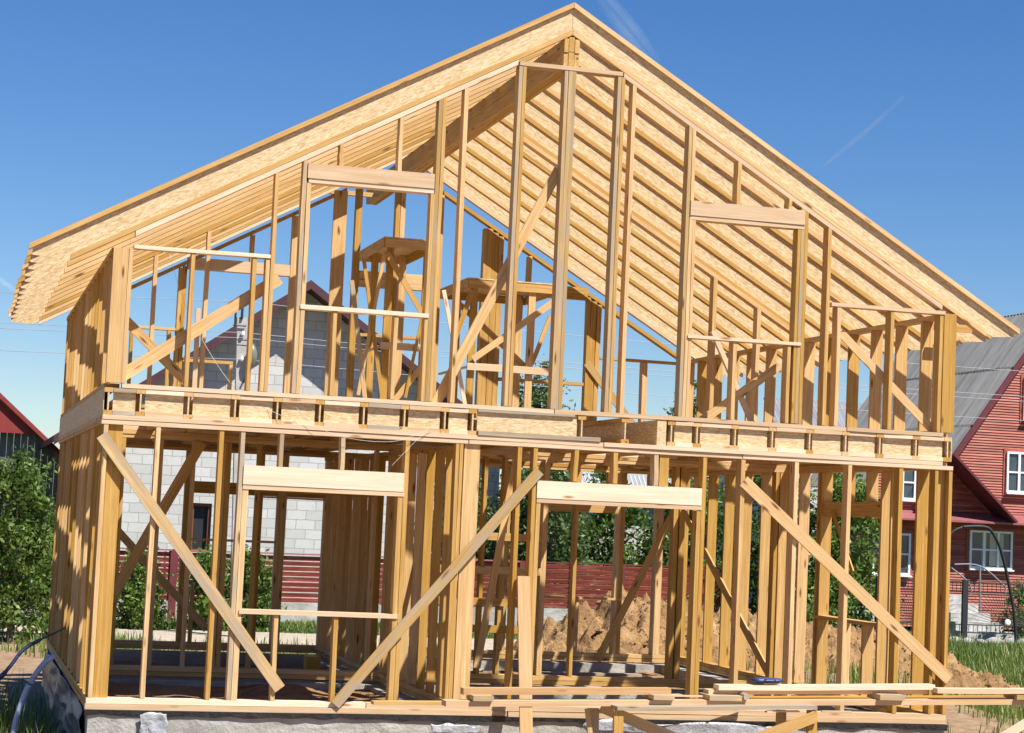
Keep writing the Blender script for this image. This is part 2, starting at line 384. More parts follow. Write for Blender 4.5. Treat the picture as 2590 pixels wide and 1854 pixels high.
member('jack_stud', FU, W_NEW, 1.65, 1.694, 0, .15, ZU0, 4.908)
for x0, x1, mk in [(1.70, 1.742, W_NEW), (2.005, 2.05, W_AGED), (3.50, 3.545, W_AGED), (3.548, 3.588, W_NEW), (3.79, 3.838, W_NEW), (4.415, 4.458, W_AGED), (4.463, 4.503, W_NEW),
                   (5.60, 5.643, W_AGED), (5.648, 5.688, W_NEW), (5.785, 5.83, W_NEW), (6.495, 6.535, W_AGED), (6.54, 6.58, W_NEW), (7.94, 7.985, W_AGED), (7.99, 8.03, W_NEW), (8.29, 8.335, W_NEW)]:
    member('stud', FU, mk, x0, x1, 0, .15, ZU0, 7.343, slope=True)
for x0, x1 in [(4.96, 5.0), (5.003, 5.048), (5.05, 5.094)]: member('stud', FU, W_AGED, x0, x1, 0, .15, ZU0, 7.343)
for x0, x1 in [(2.055, 2.10), (3.455, 3.497), (6.585, 6.62), (7.90, 7.937)]: member('jack_stud', FU, W_NEW, x0, x1, 0, .15, ZU0, 5.785 if x0 < 5 else 5.745)
for x0, x1 in [(2.40, 2.442), (3.065, 3.108)]:
    member('cripple_stud', FU, W_NEW, x0, x1, 0, .15, 6.005, 9, slope=True); 
for x0, x1 in [(7.118, 7.165), (7.775, 7.815)]: member('cripple_stud', FU, W_NEW, x0, x1, 0, .15, 5.975, 9, slope=True)
for x0, x1, zz in [(2.425, 2.468, 4.385), (3.108, 3.152, 4.385), (7.14, 7.185, 4.368), (7.82, 7.862, 4.368)]: member('cripple_stud', FU, W_NEW, x0, x1, 0, .15, ZU0, zz)
member('header', FU, W_PALE, 2.055, 3.488, -.014, .15, 5.838, 6.005, 'x', .003); member('header_plate', FU, W_PALE, 2.07, 3.488, -.004, .15, 5.788, 5.836, 'x', .002)
member('header', FU, W_PALE, 6.545, 7.982, -.014, .15, 5.80, 5.972, 'x', .003); member('header_plate', FU, W_PALE, 6.56, 7.982, -.004, .15, 5.75, 5.798, 'x', .002)
member('window_sill', FU, W_PALE, 2.05, 3.494, -.012, .15, 4.388, 4.434, 'x', .003); member('window_sill', FU, W_PALE, 6.57, 7.984, -.016, .15, 4.37, 4.408, 'x', .003)
member('corner_post', FU, W_NEW, .008, .168, .0, .05, 3.455, 4.905); member('corner_post', FU, W_NEW, .01, .06, .055, .15, 3.455, 4.905)
member('corner_post', FU, W_NEW, 9.832, 9.995, .0, .05, 3.455, 4.885); member('corner_post', FU, W_NEW, 9.94, 9.99, .055, .15, 3.455, 4.885)
slope_brace('brace', FU, W_NEW, .17, 3.535, 1.83, 4.72, .135, .152, .178)
slope_brace('brace', FU, W_NEW, 3.66, 3.44, 4.985, 6.22, .115, .155, .18)
slope_brace('brace', FU, W_NEW, 8.56, 4.58, 9.80, 3.49, .10, .152, .176)
slope_brace('brace', FU, W_NEW, 6.9, 3.42, 7.9, 4.15, .10, .40, .43)
slope_brace('brace', FU, W_PALE, 7.08, 4.52, 7.62, 3.46, .055, .50, .56)

# ---- left side wall
LY = [.66, 1.24, 1.85, 2.42, 3.08, 3.75, 4.42, 5.05, 5.7, 6.35, 7.05, 7.75, 8.4, 8.9]
b = MB(); b.box(0, .15, .16, 4.9, .0, .056, 'y', .003); b.box(0, .15, 4.91, 9.2, .0, .056, 'y', .003); b.box(0, .15, .16, 9.2, .06, .116, 'y', .003)
b.box(-.004, .15, .16, 9.2, 3.012, 3.058, 'y', .003); b.box(-.01, .14, .155, 9.2, 3.06, 3.107, 'y', .004)
LL = part('wall_frame', b, W_NEW)
for y in [.18]+LY: member('stud', LL, W_NEW, .0, .15, y-.048, y, ZL0, ZL1)
side_brace('brace', LL, W_NEW, .4, 2.9, 2.6, .3, .1, .152, .176)
b = MB(); b.box(0, .165, .155, 9.2, 3.402, 3.452, 'y', .003); b.box(0, .15, .155, 9.2, 4.872, 4.92, 'y', .003)
LU = part('wall_frame', b, W_NEW)
for y in LY: member('stud', LU, W_NEW, .0, .15, y-.048, y, ZU0, 4.868)
# ---- right side wall
RY = [.65, 1.34, 2.05, 2.74, 3.45, 4.19, 4.88, 5.56, 6.3, 7.0, 7.7, 8.38, 8.95]
b = MB(); b.box(9.85, 10, .16, 9.2, .0, .056, 'y', .003); b.box(9.85, 10, .16, 9.2, .06, .116, 'y', .003)
b.box(9.85, 10.004, .16, 9.2, 3.012, 3.058, 'y', .003); b.box(9.85, 10.0, .155, 9.2, 3.06, 3.107, 'y', .004)
RL = part('wall_frame', b, W_NEW)
for y in RY:
    if y in (2.05, 2.74):
        member('cripple_stud', RL, W_NEW, 9.85, 10, y-.048, y, ZL0, 1.04); member('cripple_stud', RL, W_NEW, 9.85, 10, y-.048, y, 2.62, ZL1)
    else: member('stud', RL, W_NEW, 9.85, 10, y-.048, y, ZL0, ZL1)
for y in (1.60, 3.54): member('stud', RL, W_NEW, 9.85, 10, y-.024, y+.024, ZL0, ZL1)
member('header', RL, W_NEW, 9.87, 10, 1.626, 3.514, 2.42, 2.618, 'y', .002)
member('window_sill', RL, W_NEW, 9.84, 10, 1.626, 3.514, 1.042, 1.088, 'y', .003)
side_brace('brace', RL, W_NEW, 8.9, 2.55, 5.0, .16, .14, 9.82, 9.846)
side_brace('brace', RL, W_NEW, 4.2, 1.9, 4.95, .25, .07, 9.99+.03, 9.99+.055)
side_brace('brace', RL, W_NEW, 3.0, 2.5, 2.3, 1.7, .06, 9.81, 9.83)
b = MB(); b.box(9.835, 10, .155, 9.2, 3.402, 3.452, 'y', .003); b.box(9.85, 10, .155, 4.6, 4.842, 4.892, 'y', .003); b.box(9.85, 10, 4.61, 9.2, 4.842, 4.892, 'y', .003)
b.box(9.72, 9.85, .2, 2.6, 3.425, 3.47, 'y', .003)
RU = part('wall_frame', b, W_NEW)
for y in RY: member('stud', RU, W_NEW, 9.85, 10, y-.048, y, ZU0, 4.838)

# ---- middle cross wall
M0, M1 = 4.3, 4.45
b = MB(); b.box(.16, 4.2, M0, M1, .0, .056, 'x', .003); b.box(.16, 4.2, M0, M1, .06, .118, 'x', .003); b.box(4.25, 9.84, M0, M1, .0, .056, 'x', .003); b.box(4.25, 9.84, M0, M1, .06, .118, 'x', .003)
b.box(.16, 9.84, M0, M1, 3.012, 3.058, 'x', .003); b.box(.16, 9.84, M0-.006, M1, 3.06, 3.107, 'x', .004)
ML = part('wall_frame', b, W_NEW)
for x0, x1 in [(.20, .248), (.56, .605), (.99, 1.08), (1.455, 1.50), (1.82, 1.885), (1.89, 1.955), (2.30, 2.348), (3.86, 3.906), (4.36, 4.408), (4.6, 4.648), (4.85, 4.898), (5.1, 5.148), (5.35, 5.398), (5.62, 5.668),
               (6.19, 6.262), (6.645, 6.692), (8.06, 8.125), (8.145, 8.225), (9.55, 9.6), (9.62, 9.77)]:
    member('stud', ML, W_NEW, x0, x1, M0, M1, ZL0, ZL1)
for z in (.72, 1.08, 1.5, 1.95): member('rail', ML, W_NEW, 4.25, 6.18, M0-.03, M0-.004, z-.05, z+.05, 'x', .003)
member('header', ML, W_NEW, 2.36, 3.85, M0, M1, 2.40, 2.58, 'x', .003)
slope_brace('brace', ML, W_NEW, .25, .42, 1.56, 3.0, .135, M0-.03, M0-.004)
slope_brace('brace', ML, W_NEW, 5.02, .3, 5.42, 2.99, .09, 2.98, 3.01)
b = MB(); b.box(.16, 9.84, M0, M1, 3.404, 3.45, 'x', .004); slope_plate(b, .25, 4.40, M0, M1); slope_plate(b, 5.67, 9.8, M0, M1)
MU = part('wall_frame', b, W_NEW)
for x0, x1 in [(.825, .872), (1.488, 1.536), (8.515, 8.572), (9.18, 9.235)]: member('stud', MU, W_NEW, x0, x1, M0, M1, ZU0, 7.3, slope=True)
slope_brace('brace', MU, W_NEW, .2, 4.78, 1.42, 3.68, .125, M0-.03, M0-.004)
member('stud', MU, W_PALE, 1.385, 1.445, M0-.1, M0-.05, ZU0-.05, 4.72)

# ---- back wall
B0, B1 = 9.05, 9.2
b = MB(); b.box(.16, 9.84, B0, B1, .0, .056, 'x', .003); b.box(.16, 9.84, B0, B1, .06, .118, 'x', .003)
b.box(.16, 9.84, B0, B1, 3.012, 3.058, 'x', .003); b.box(.16, 9.84, B0-.006, B1, 3.06, 3.107, 'x', .004)
BL = part('wall_frame', b, W_NEW)
for x0, x1 in [(.16, .21), (.85, .898), (1.5, 1.548), (1.905, 1.99), (3.02, 3.10), (3.33, 3.47), (4.06, 4.145), (4.27, 4.39), (4.56, 4.66), (4.78, 4.828), (5.6, 5.648), (6.3, 6.348), (7.0, 7.048), (7.60, 7.648), (8.83, 8.89), (8.893, 8.965), (9.5, 9.625), (9.79, 9.84)]:
    member('stud', BL, W_NEW, x0, x1, B0, B1, ZL0, ZL1)
for x0, x1 in [(2.085, 2.135), (8.19, 8.245)]: member('cripple_stud', BL, W_NEW, x0, x1, B0, B1, ZL0, 1.0)
for x0, x1 in [(2.45, 2.498), (8.16, 8.205), (8.66, 8.705), (9.36, 9.40)]: member('cripple_stud', BL, W_NEW, x0, x1, B0, B1, 2.56, ZL1)
member('header', BL, W_NEW, 1.995, 4.55, B0, B1, 2.375, 2.555, 'x', .003); member('header', BL, W_NEW, 7.652, 8.828, B0, B1, 2.355, 2.53, 'x', .003)
member('window_sill', BL, W_NEW, 1.995, 3.32, B0-.005, B1, 1.655, 1.69, 'x', .003); member('window_sill', BL, W_NEW, 7.652, 8.94, B0-.03, B1, .97, 1.005, 'x', .003)
member('header_plate', BL, W_NEW, 3.1, 4.265, B0-.01, B1, 2.345, 2.372, 'x', .002)
slope_brace('brace', BL, W_NEW, .9, 1.79, 2.35, .32, .12, B0-.03, B0-.004)
slope_brace('brace', BL, W_NEW, 8.58, .0, 9.80, 2.45, .12, B0-.03, B0-.004)
b = MB(); b.box(.16, 9.84, B0, B1, 3.404, 3.45, 'x', .004)
def slope_plate2(b, x0, x1, y0, y1, dz):
    z0, z1 = zpl(x0)+PLV/2+dz, zpl(x1)+PLV/2+dz; b.beam((x0, (y0+y1)/2, z0), (x1, (y0+y1)/2, z1), (0, 1, 0), (0, 0, 1), (y1-y0)/2, PLV/2, .002, 4)
slope_plate2(b, .3, 4.16, B0, B1, -.02); slope_plate2(b, 5.72, 9.8, B0, B1, -.02)
BU = part('wall_frame', b, W_NEW)
def bstud(x0, x1, z0=ZU0, z1=7.32): member('stud', BU, W_NEW, x0, x1, B0, B1, z0, min(z1, min(zpl(x0), zpl(x1))-.022))
for x0, x1 in [(.3, .348), (1.63, 1.69), (1.695, 1.75), (3.335, 3.42), (4.32, 4.415), (4.955, 5.025), (5.03, 5.105), (5.645, 5.735), (8.185, 8.235), (8.24, 8.335), (8.345, 8.42)]: bstud(x0, x1)
member('stud', BU, W_NEW, 3.965, 4.175, B0, B0+.05, ZU0, 7.2)
for x0, x1 in [(6.41, 6.55), (6.555, 6.65), (6.655, 6.74)]: bstud(x0, x1)
bstud(2.70, 2.76, 5.97)
bstud(7.16, 7.22, 5.97)
for x0, x1 in [(1.51, 1.565), (9.16, 9.245), (.95, .998)]: member('cripple_stud', BU, W_NEW, x0, x1, B0, B1, ZU0, 4.82)
member('cripple_stud', BU, W_NEW, 2.475, 2.525, B0, B1, ZU0, 4.36)
member('header', BU, W_PALE, 1.755, 3.33, B0, B1, 5.79, 5.965, 'x', .003); member('header', BU, W_NEW, 4.42, 5.64, B0, B1, 5.72, 5.965, 'x', .003); member('header', BU, W_NEW, 6.76, 8.18, B0, B1, 5.77, 5.965, 'x', .003)
member('window_sill', BU, W_NEW, .35, 1.625, B0, B1, 4.825, 4.865, 'x', .002); member('window_sill', BU, W_NEW, 8.43, 9.8, B0, B1, 4.825, 4.865, 'x', .002)
member('window_sill', BU, W_NEW, 1.76, 2.525, B0, B1, 4.365, 4.41, 'x', .002); member('window_sill', BU, W_NEW, 4.42, 5.64, B0, B1, 4.94, 4.985, 'x', .002); member('window_sill', BU, W_NEW, 6.76, 8.17, B0, B1, 4.38, 4.43, 'x', .002)
slope_brace('brace', BU, W_AGED, 8.2, 4.75, 9.35, 3.42, .12, B0-.03, B0-.004)

# ---- partition running front to back
b = MB(); b.box(4.02, 4.12, .2, M0-.01, .0, .056, 'y', .003); b.box(4.02, 4.12, M1+.01, 9.04, .0, .056, 'y', .003); b.box(4.02, 4.12, .2, M0-.01, .06, .116, 'y', .003); b.box(4.02, 4.12, M1+.01, 9.04, .06, .116, 'y', .003)
b.box(4.02, 4.12, .16, M0-.012, 2.96, 3.008, 'y', .003); b.box(4.02, 4.12, M1+.012, 9.04, 2.96, 3.008, 'y', .003)
PT = part('wall_frame', b, W_NEW)
for y in [.5, 1.02, 1.53, 2.03, 2.52, 3.03, 3.55, 4.05, 4.26, 4.95, 5.5, 6.05, 6.6, 7.15, 7.7, 8.25, 8.8]: member('stud', PT, W_NEW, 4.02, 4.12, y-.048, y, ZL0, 2.957)
side_brace('brace', PT, W_NEW, 2.35, .2, 3.6, 2.7, .1, 4.125, 4.15)

# ---- floor joists (I-beams), blocking and rim
JX = [.045, .385, .895, 1.40, 1.86, 2.33, 2.82, 3.28, 3.74, 4.06, 5.34, 5.86, 6.42, 6.735, 7.205, 7.67, 8.14, 8.60, 9.04, 9.51, 9.925]
ZJ0, ZJ1 = 3.11, 3.40
def joist(x):
    b = MB(); hw = .047
    b.box(x-hw, x+hw, .0, 9.2, ZJ0, ZJ0+.048, 'y'); b.box(x-hw, x+hw, .0, 9.2, ZJ1-.048, ZJ1, 'y')
    o = b.build('floor_joist', W_NEW, house); b = MB(); b.box(x-.008, x+.008, .003, 9.195, ZJ0+.046, ZJ1-.046, 'y'); b.build('joist_web', OSB, o)
for x in JX: joist(x)
def blocking(x0, x1, y, deep=.09):
    b = MB(); d = RNG.uniform(-.01, .004)
    b.box(x0, x1, y+d, y+deep, ZJ0+.001, ZJ0+.046, 'x', .002); d = RNG.uniform(-.012, .002); b.box(x0, x1, y+d, y+deep, ZJ1-.046, ZJ1-.001, 'x', .002)
    b.cur = 1; b.box(x0+.001, x1-.001, y+.038, y+.05, ZJ0+.0445, ZJ1-.0445, 'x')
    b.build('blocking', [pick(W_PALE, W_PALE, W_GREY), OSB], house)
for y in (0.004, M0+.02, B0+.03):
    for i in range(len(JX)-1):
        if y < 1 and i in (9, 10, 11): continue
        if i == 9 or i == 11: continue
        blocking(JX[i]+.05, JX[i+1]-.05, y)
b = MB(); b.box(4.115, 5.285, .02, .034, 3.16, 3.398, 'x'); RM = b.build('rim_board', OSB, house)
b = MB(); b.box(4.125, 5.56, -.022, .05, 3.112, 3.158, 'x', .004); b.build('rim_strip', W_GREY, RM)
b = MB(); b.box(4.115, 5.25, -.01, .05, 3.376, 3.402, 'x', .003); b.build('rim_strip', W_GREY, RM)
b = MB(); b.box(6.245, 6.355, .0, 3.0, 3.106, 3.40, 'y'); b.build('trimmer_beam', OSB, house)
b = MB(); b.box(-.004, .008, .05, 9.2, ZJ0+.002, ZJ1-.002, 'y'); b.build('rim_board', OSB, house)
b = MB(); b.box(9.992, 10.004, .05, 9.2, ZJ0+.002, ZJ1-.002, 'y'); b.build('rim_board', OSB, house)

b = MB(); b.box(1.15, 4.12, .16, 4.29, 3.4035, 3.4225, 'x'); part('floor_deck', b, OSB)  # unseen deck over the left rooms, left strip kept open for sun patches
b = MB(); b.box(1.15, 4.12, 4.46, 9.04, 3.4035, 3.4225, 'x'); part('floor_deck', b, OSB)
b = MB(); b.box(4.125, 5.28, 2.4, 4.29, 3.4035, 3.4225, 'x'); part('floor_deck', b, OSB)  # unseen deck added over the closet bay to keep it dark below
b = MB(); b.box(4.125, 5.28, 4.46, 9.04, 3.4035, 3.4225, 'x'); part('floor_deck', b, OSB)  # rear half of the deck added to darken the closet bay
# ---- rafters (I-beams, no sheathing) and ridge beam
RAF = [i*.72+.0 for i in range(12)] + [8.72]
def sheared(b, xa, xb, f, h, y0, y1):
    b.beam((xa, (y0+y1)/2, f(xa)+h/2), (xb, (y0+y1)/2, f(xb)+h/2), (0, 1, 0), (0, 0, 1), (y1-y0)/2, h/2, .0025, 4)
def rafter(side, y):
    b = MB(); hw = .094; fh = .06; j = RNG.uniform(-.012, .012)
    if side < 0: xe, xf, xt = -.87+j, -.43+j, 5.033
    else: xe, xf, xt = 10.85+j, 10.40+j, 5.037
    sheared(b, min(xe, xt), max(xe, xt), lambda x: ztop(x)-fh, fh, y, y+hw)
    sheared(b, min(xf, xt), max(xf, xt), zrb, fh, y, y+hw)
    o = b.build('rafter', W_NEW if y < 8.5 else W_PALE, house)  # rearmost rafter in paler pine, its sunlit look put into the colour
    b = MB(); yc = y+hw/2
    tipx = xe + (.04 if side < 0 else -.05)
    zb = zrb(xf)+.004
    P = [(tipx, yc-.006, zb+.02), (xf+.1*side, yc-.006, zb), (xf-.03*side, yc-.006, zrb(xf-.03*side)+.05), (xt, yc-.006, zrb(xt)+.05), (xt, yc-.006, ztop(xt)-fh+.004), (tipx, yc-.006, ztop(tipx)-fh+.004)]
    b.prism(P, (0, .012, 0), (xt-xe, 0, ztop(xt)-ztop(xe))); b.build('rafter_web', OSB, o)
for y in RAF: rafter(-1, y); rafter(1, y)
b = MB()
for x0, x1, zo, zt in [(4.94, 4.99, 7.395, 7.715), (4.995, 5.06, 7.397, 7.735), (5.066, 5.122, 7.395, 7.712)]:
    b.box(x0, x1, .005+RNG.uniform(0, .02), 5.6, zo, (zo+zt)/2-.004, 'y', .002); b.box(x0, x1, .005, 3.2, (zo+zt)/2, zt, 'y', .002)
    b.box(x0, x1, 5.603, 11.5, zo, (zo+zt)/2-.004, 'y', .002); b.box(x0, x1, 3.203, 11.5, (zo+zt)/2, zt, 'y', .002)
part('ridge_beam', b, W_NEW)
b = MB(); b.box(4.1, 4.9, 10.2, 10.3, 7.32, 7.39, 'x'); part('ridge_support', b, W_NEW)
# outrigger of the right eave
b = MB(); b.box(10.0, 10.42, .4, .44, 4.72, 4.81, 'x'); part('eave_block', b, W_NEW)
# ================================================================== SETTING
def hgt(x, y):
    h = -.75 + .05*mnoise.noise(Vector((x*.22, y*.22, 1.3))) + .025*mnoise.noise(Vector((x*.9, y*.9, 4)))
    if y > 17: h = -.75 + (h+.75)*max(.15, 1-(y-17)/4)
    # bank of dug earth along the right side of the plot
    h += .62*math.exp(-((x-12.6)/1.9)**2 - ((y-9.5)/7.5)**2)
    # front left corner drops a little
    h += -.18*math.exp(-((x+1)/1.6)**2 - ((y-1)/4)**2)
    if -1.0 < y < 9.0 and .1 < x < 9.9: h = min(h, -.5)
    return h
def sheet(name, xs, ys, fz, m_, dz=0):
    b = MB(); V = [(x, y, fz(x, y)+dz) for y in ys for x in xs]; n = len(xs)
    F = [(j*n+i, j*n+i+1, (j+1)*n+i+1, (j+1)*n+i) for j in range(len(ys)-1) for i in range(n-1)]
    b.add(V, F, (1, 0, 0)); return b.build(name, m_, None, True)
def lin(a, b, s): return list(np.arange(a, b+1e-6, s))
xs = [-3000, -800, -250, -90, -40, -20] + lin(-12, 40, .5) + [46, 60, 90, 150, 300, 900, 3000]
ys = [-300, -120, -60, -30, -18] + lin(-12, 34, .5) + [36, 40, 46, 56, 70, 100, 160, 300, 700, 2000, 6000]
tag(sheet('ground', xs, ys, hgt, ground_mat()), 'earth and grass plot around the unfinished house', kind='structure')
tag(sheet('path', lin(-25, 15, .5), lin(21.3, 26.0, .47), lambda x, y: -.735+.008*mnoise.noise(Vector((x, y, 2))), PATHM), 'pale sandy track behind the house', kind='structure')

# foundation -------------------------------------------------------
def rough_box(b, x0, x1, y0, y1, z0, z1, step, amp):
    bm = bmesh.new(); bmesh.ops.create_cube(bm, size=1)
    for v in bm.verts: v.co = Vector(((x0+x1)/2+v.co.x*(x1-x0), (y0+y1)/2+v.co.y*(y1-y0), (z0+z1)/2+v.co.z*(z1-z0)))
    for ax, L in ((0, x1-x0), (1, y1-y0), (2, z1-z0)):
        n = int(L/step)
        if n > 0:
            es = [e for e in bm.edges if abs((e.verts[0].co-e.verts[1].co)[ax]) > .5*L]
            bmesh.ops.subdivide_edges(bm, edges=es, cuts=min(n, 160), use_grid_fill=True)
    bm.verts.index_update(); V = []
    for v in bm.verts:
        p = v.co.copy(); q = p*2.3
        d = mnoise.noise_vector(q)*amp + mnoise.noise_vector(p*9)*amp*.5; d.z *= .35
        V.append(p+d)
    b.add(V, [[v.index for v in f.verts] for f in bm.faces], (1, 0, 0)); bm.free()
b = MB()
rough_box(b, .02, 9.99, .0, .4, -1.15, -.03, .12, .018); rough_box(b, .02, .4, .401, 9.25, -1.15, -.03, .15, .018); rough_box(b, 9.6, 9.99, .401, 9.25, -1.15, -.03, .25, .015)
rough_box(b, .401, 9.599, 8.85, 9.25, -1.15, -.03, .25, .012); rough_box(b, .401, 9.599, 4.2, 4.55, -1.15, -.04, .25, .012); rough_box(b, 3.85, 4.25, .401, 4.199, -1.15, -.04, .25, .012); rough_box(b, 3.85, 4.25, 4.551, 8.849, -1.15, -.04, .25, .012)
fo = b.build('concrete_foundation', CONC); tag(fo, 'rough grey concrete strip footing under the timber house skeleton', 'foundation')
b = MB()
P = []
for i in range(60):
    x = -.01+10.02*i/59; P.append((x, -.03-.012*RNG.random(), -.045-.035*RNG.random()))
R = [[Vector((p[0], p[1], -.002)), Vector((p[0], .12, -.002)), Vector((p[0], .12, -.028)), Vector((p[0], -.004, -.028)), Vector((p[0], p[1]+.01, p[2]))] for p in P]
b.rings(R, (1, 0, 0)); o = b.build('damp_proof_strip', FILMB, fo)
dirt_in = sheet('earth_floor', lin(.3, 9.7, .1), lin(.3, 8.9, .1), lambda x, y: ((.05-.028*y if x < 4 else .04-.075*y) if y < 4.3 else -.15) + .07*mnoise.fractal(Vector((x*1.3, y*1.3, 7)), 1, 2, 4) + .10*math.exp(-((x-1.9)**2+(y-7)**2)/.15) - .03, DIRT)
tag(dirt_in, 'brown earth floor inside the footing', kind='structure')

# dug earth heap behind the house ---------------------------------
def heap(x, y):
    prof = np.interp(x, [7.4, 8.3, 8.9, 9.4, 10.4, 11.2, 12.3, 14, 15, 16.5, 18.5], [-.8, -.4, .02, .35, .78, .72, .58, .42, .30, -.05, -.85])
    t = max(0, 1-abs((y-13.2)/2.9)**1.6); base = -.85
    n = mnoise.fractal(Vector((x*1.6, y*1.6, 3)), .9, 2.1, 6)
    n2 = abs(mnoise.noise(Vector((x*4, y*4, 9)))) + .55*abs(mnoise.noise(Vector((x*9, y*9, 5)))) + .4*abs(mnoise.noise(Vector((x*17, y*17, 8))))
    n3 = mnoise.voronoi(Vector((x*3.2, y*3.2, .5*n)))[0]
    return base + (prof-base)*t + (.26*n + .22*n2 - .10*min(.7, n3[0]) + .09*mnoise.noise(Vector((x*6, y*6, 2))))*min(1, t*2.5)
tag(sheet('earth_heap', lin(7.2, 18.6, .045), lin(10.2, 15.4, .045), heap, dirt_mat('heap_dirt', ((.17, .09, .035), (.35, .205, .085), (.46, .30, .15)))), 'lumpy heap of dug orange brown clay behind the house', 'earth heap')
# loose clods on heap: stuff
b = MB()
for i in range(1700):
    x, y = RNG.uniform(7.8, 18), RNG.uniform(10.6, 14); z = heap(x, y)
    if z < -.7: continue
    s = RNG.uniform(.010, .035)*(2.5 if RNG.random() < .05 else 1)
    pts = [Vector((RNG.gauss(0, 1), RNG.gauss(0, 1), RNG.gauss(0, 1))).normalized()*s*RNG.uniform(.7, 1.2) for _ in range(6)]
    V = [Vector((x, y, z+s*.3))+Vector(d)*s*RNG.uniform(.6, 1.2) for d in ((1, 0, 0), (-1, 0, 0), (0, 1, 0), (0, -1, 0), (0, 0, 1), (0, 0, -1))]
    b.add(V, [(0, 2, 4), (2, 1, 4), (1, 3, 4), (3, 0, 4), (2, 0, 5), (1, 2, 5), (3, 1, 5), (0, 3, 5)], (1, 0, 0))
tag(b.build('earth_clods', bpy.data.materials['heap_dirt']), 'loose clods of clay scattered over the earth heap', kind='stuff')

# ---- ragged film sheets
def film(name, m_, label, org, u, v, wu, wv, crinkle, n=20, group=None, rag=.12):
    org, u, v = Vector(org), Vector(u).normalized(), Vector(v).normalized(); nn = u.cross(v)
    b = MB(); sd_ = RNG.uniform(0, 50); R = []
    for i in range(n+1):
        r_ = []
        for j in range(n+1):
            a, c = i/n, j/n
            ee = rag*(mnoise.noise(Vector((a*4, sd_, 1))) if j in (0, n) else 0); e2 = rag*(mnoise.noise(Vector((c*4, sd_, 7))) if i in (0, n) else 0)
            d = crinkle*(abs(mnoise.noise(Vector((a*3, c*2.2, sd_))))*2.2 + .8*abs(mnoise.noise(Vector((a*9, c*4, sd_)))))
            r_.append(org + u*(wu*(a+e2)) + v*(wv*(c+ee)) + nn*d)
        R.append(r_)
    V = [p for r_ in R for p in r_]; V += [p - nn*.004 for p in V]; k = (n+1)*(n+1); F = []
    for i in range(n):
        for j in range(n):
            q = (i*(n+1)+j, i*(n+1)+j+1, (i+1)*(n+1)+j+1, (i+1)*(n+1)+j); F.append(q); F.append(tuple(k+x for x in reversed(q)))
    ring = [i*(n+1) for i in range(n+1)] + [n*(n+1)+j for j in range(1, n+1)] + [i*(n+1)+n for i in range(n-1, -1, -1)] + [j for j in range(n-1, 0, -1)]
    for a, c in zip(ring, ring[1:]+ring[:1]): F.append((a, c, c+k, a+k))
    b.add(V, F, u); return tag(b.build(name, m_, None, True), label, 'plastic film', group)
film('plastic_film', FILM, 'small crinkled white plastic film patch on the footing below the left corner post', (.56, -.06, -.035), (1, 0, 0), (0, 0, -1), .28, .30, .010)
film('plastic_film', FILM, 'white plastic film patch on the footing behind the leaning board', (3.72, -.07, -.09), (1, 0, 0), (0, 0, -1), .55, .4, .012)
film('plastic_film', FILM, 'long shiny white plastic film hanging on the footing beside the trestle legs', (5.55, -.08, -.035), (1, 0, 0), (0, 0, -1), 2.3, .6, .02, 40)
film('plastic_film', FOIL, 'dark blue plastic film wrapped along the left side of the footing', (-.05, 9.1, -.03), (0, -1, 0), (0, 0, -1), 8.9, .75, .05, 44, rag=.03)

# ---- planks, trestle and leaning boards in front
def plank(name, m_, label, cat, p0, p1, w_, t_, group=None, flat=True, warp=.006):
    b = MB(); p0, p1 = Vector(p0), Vector(p1); d = (p1-p0).normalized(); up = Vector((0, 0, 1)) if abs(d.z) < .8 else Vector((0, -1, 0))
    s_ = d.cross(up).normalized(); up = s_.cross(d)
    b.beam(p0, p1, s_, up, w_/2, t_/2, warp, 8); return tag(b.build(name, m_), label, cat, group)
GP = 'planks lying in front of the house'
plank('plank', W_FRESH, 'longest pale scaffold plank running past the right corner of the house', 'plank', (3.62, -1.05, .235), (11.6, -1.05, .41), .20, .06, GP, warp=.012)
plank('plank', W_GREY, 'short grey weathered plank on the trestle legs, lowest of the stack', 'plank', (5.44, -1.25, .245), (7.74, -1.25, .285), .22, .04, GP, warp=.01)
plank('plank', W_FRESH, 'pale planed board on two blocks crossing in front of the leaning board', 'plank', (3.83, -.98, .355), (6.15, -.98, .408), .14, .07, GP)
plank('plank', W_PALE, 'topmost pale board of the right stack, with the blue case on it', 'plank', (6.69, -1.0, .465), (9.29, -1.0, .515), .16, .055, GP)
plank('plank', W_FRESH, 'board directly under the topmost board of the right stack', 'plank', (6.6, -.93, .405), (9.24, -.93, .46), .16, .05, GP)
plank('plank', W_PALE, 'pale board leaving the picture at the far right end of the stack', 'plank', (9.27, -1.1, .49), (11.8, -1.1, .535), .15, .055, GP)
plank('plank', W_NEW, 'thin board lying behind the long scaffold plank at its left end', 'plank', (3.0, -.35, .16), (6.9, -.35, .225), .15, .035, GP)
plank('plank', W_NEW, 'thin board lying low behind the right stack beside the right corner post', 'plank', (6.9, -.55, .30), (11.2, -.55, .40), .14, .035, GP)
GB = 'spacer blocks between the planks'
def block(label, x, y, z, a, b_, c, m_=W_AGED):
    q = MB(); q.box(x, x+a, y, y+b_, z, z+c, 'x', .002); tag(q.build('wood_block', m_), label, 'wood block', GB)
block('short wood block under the left end of the planed board', 3.9, -1.2, .275, .22, .3, .055); block('short wood block under the right end of the planed board', 5.9, -1.2, .325, .24, .32, .05)
block('wood block under the right end of the two stacked boards', 8.56, -1.2, .375, .3, .34, .06); block('wide wood block under the left end of the two stacked boards', 6.55, -1.18, .33, .38, .34, .055)
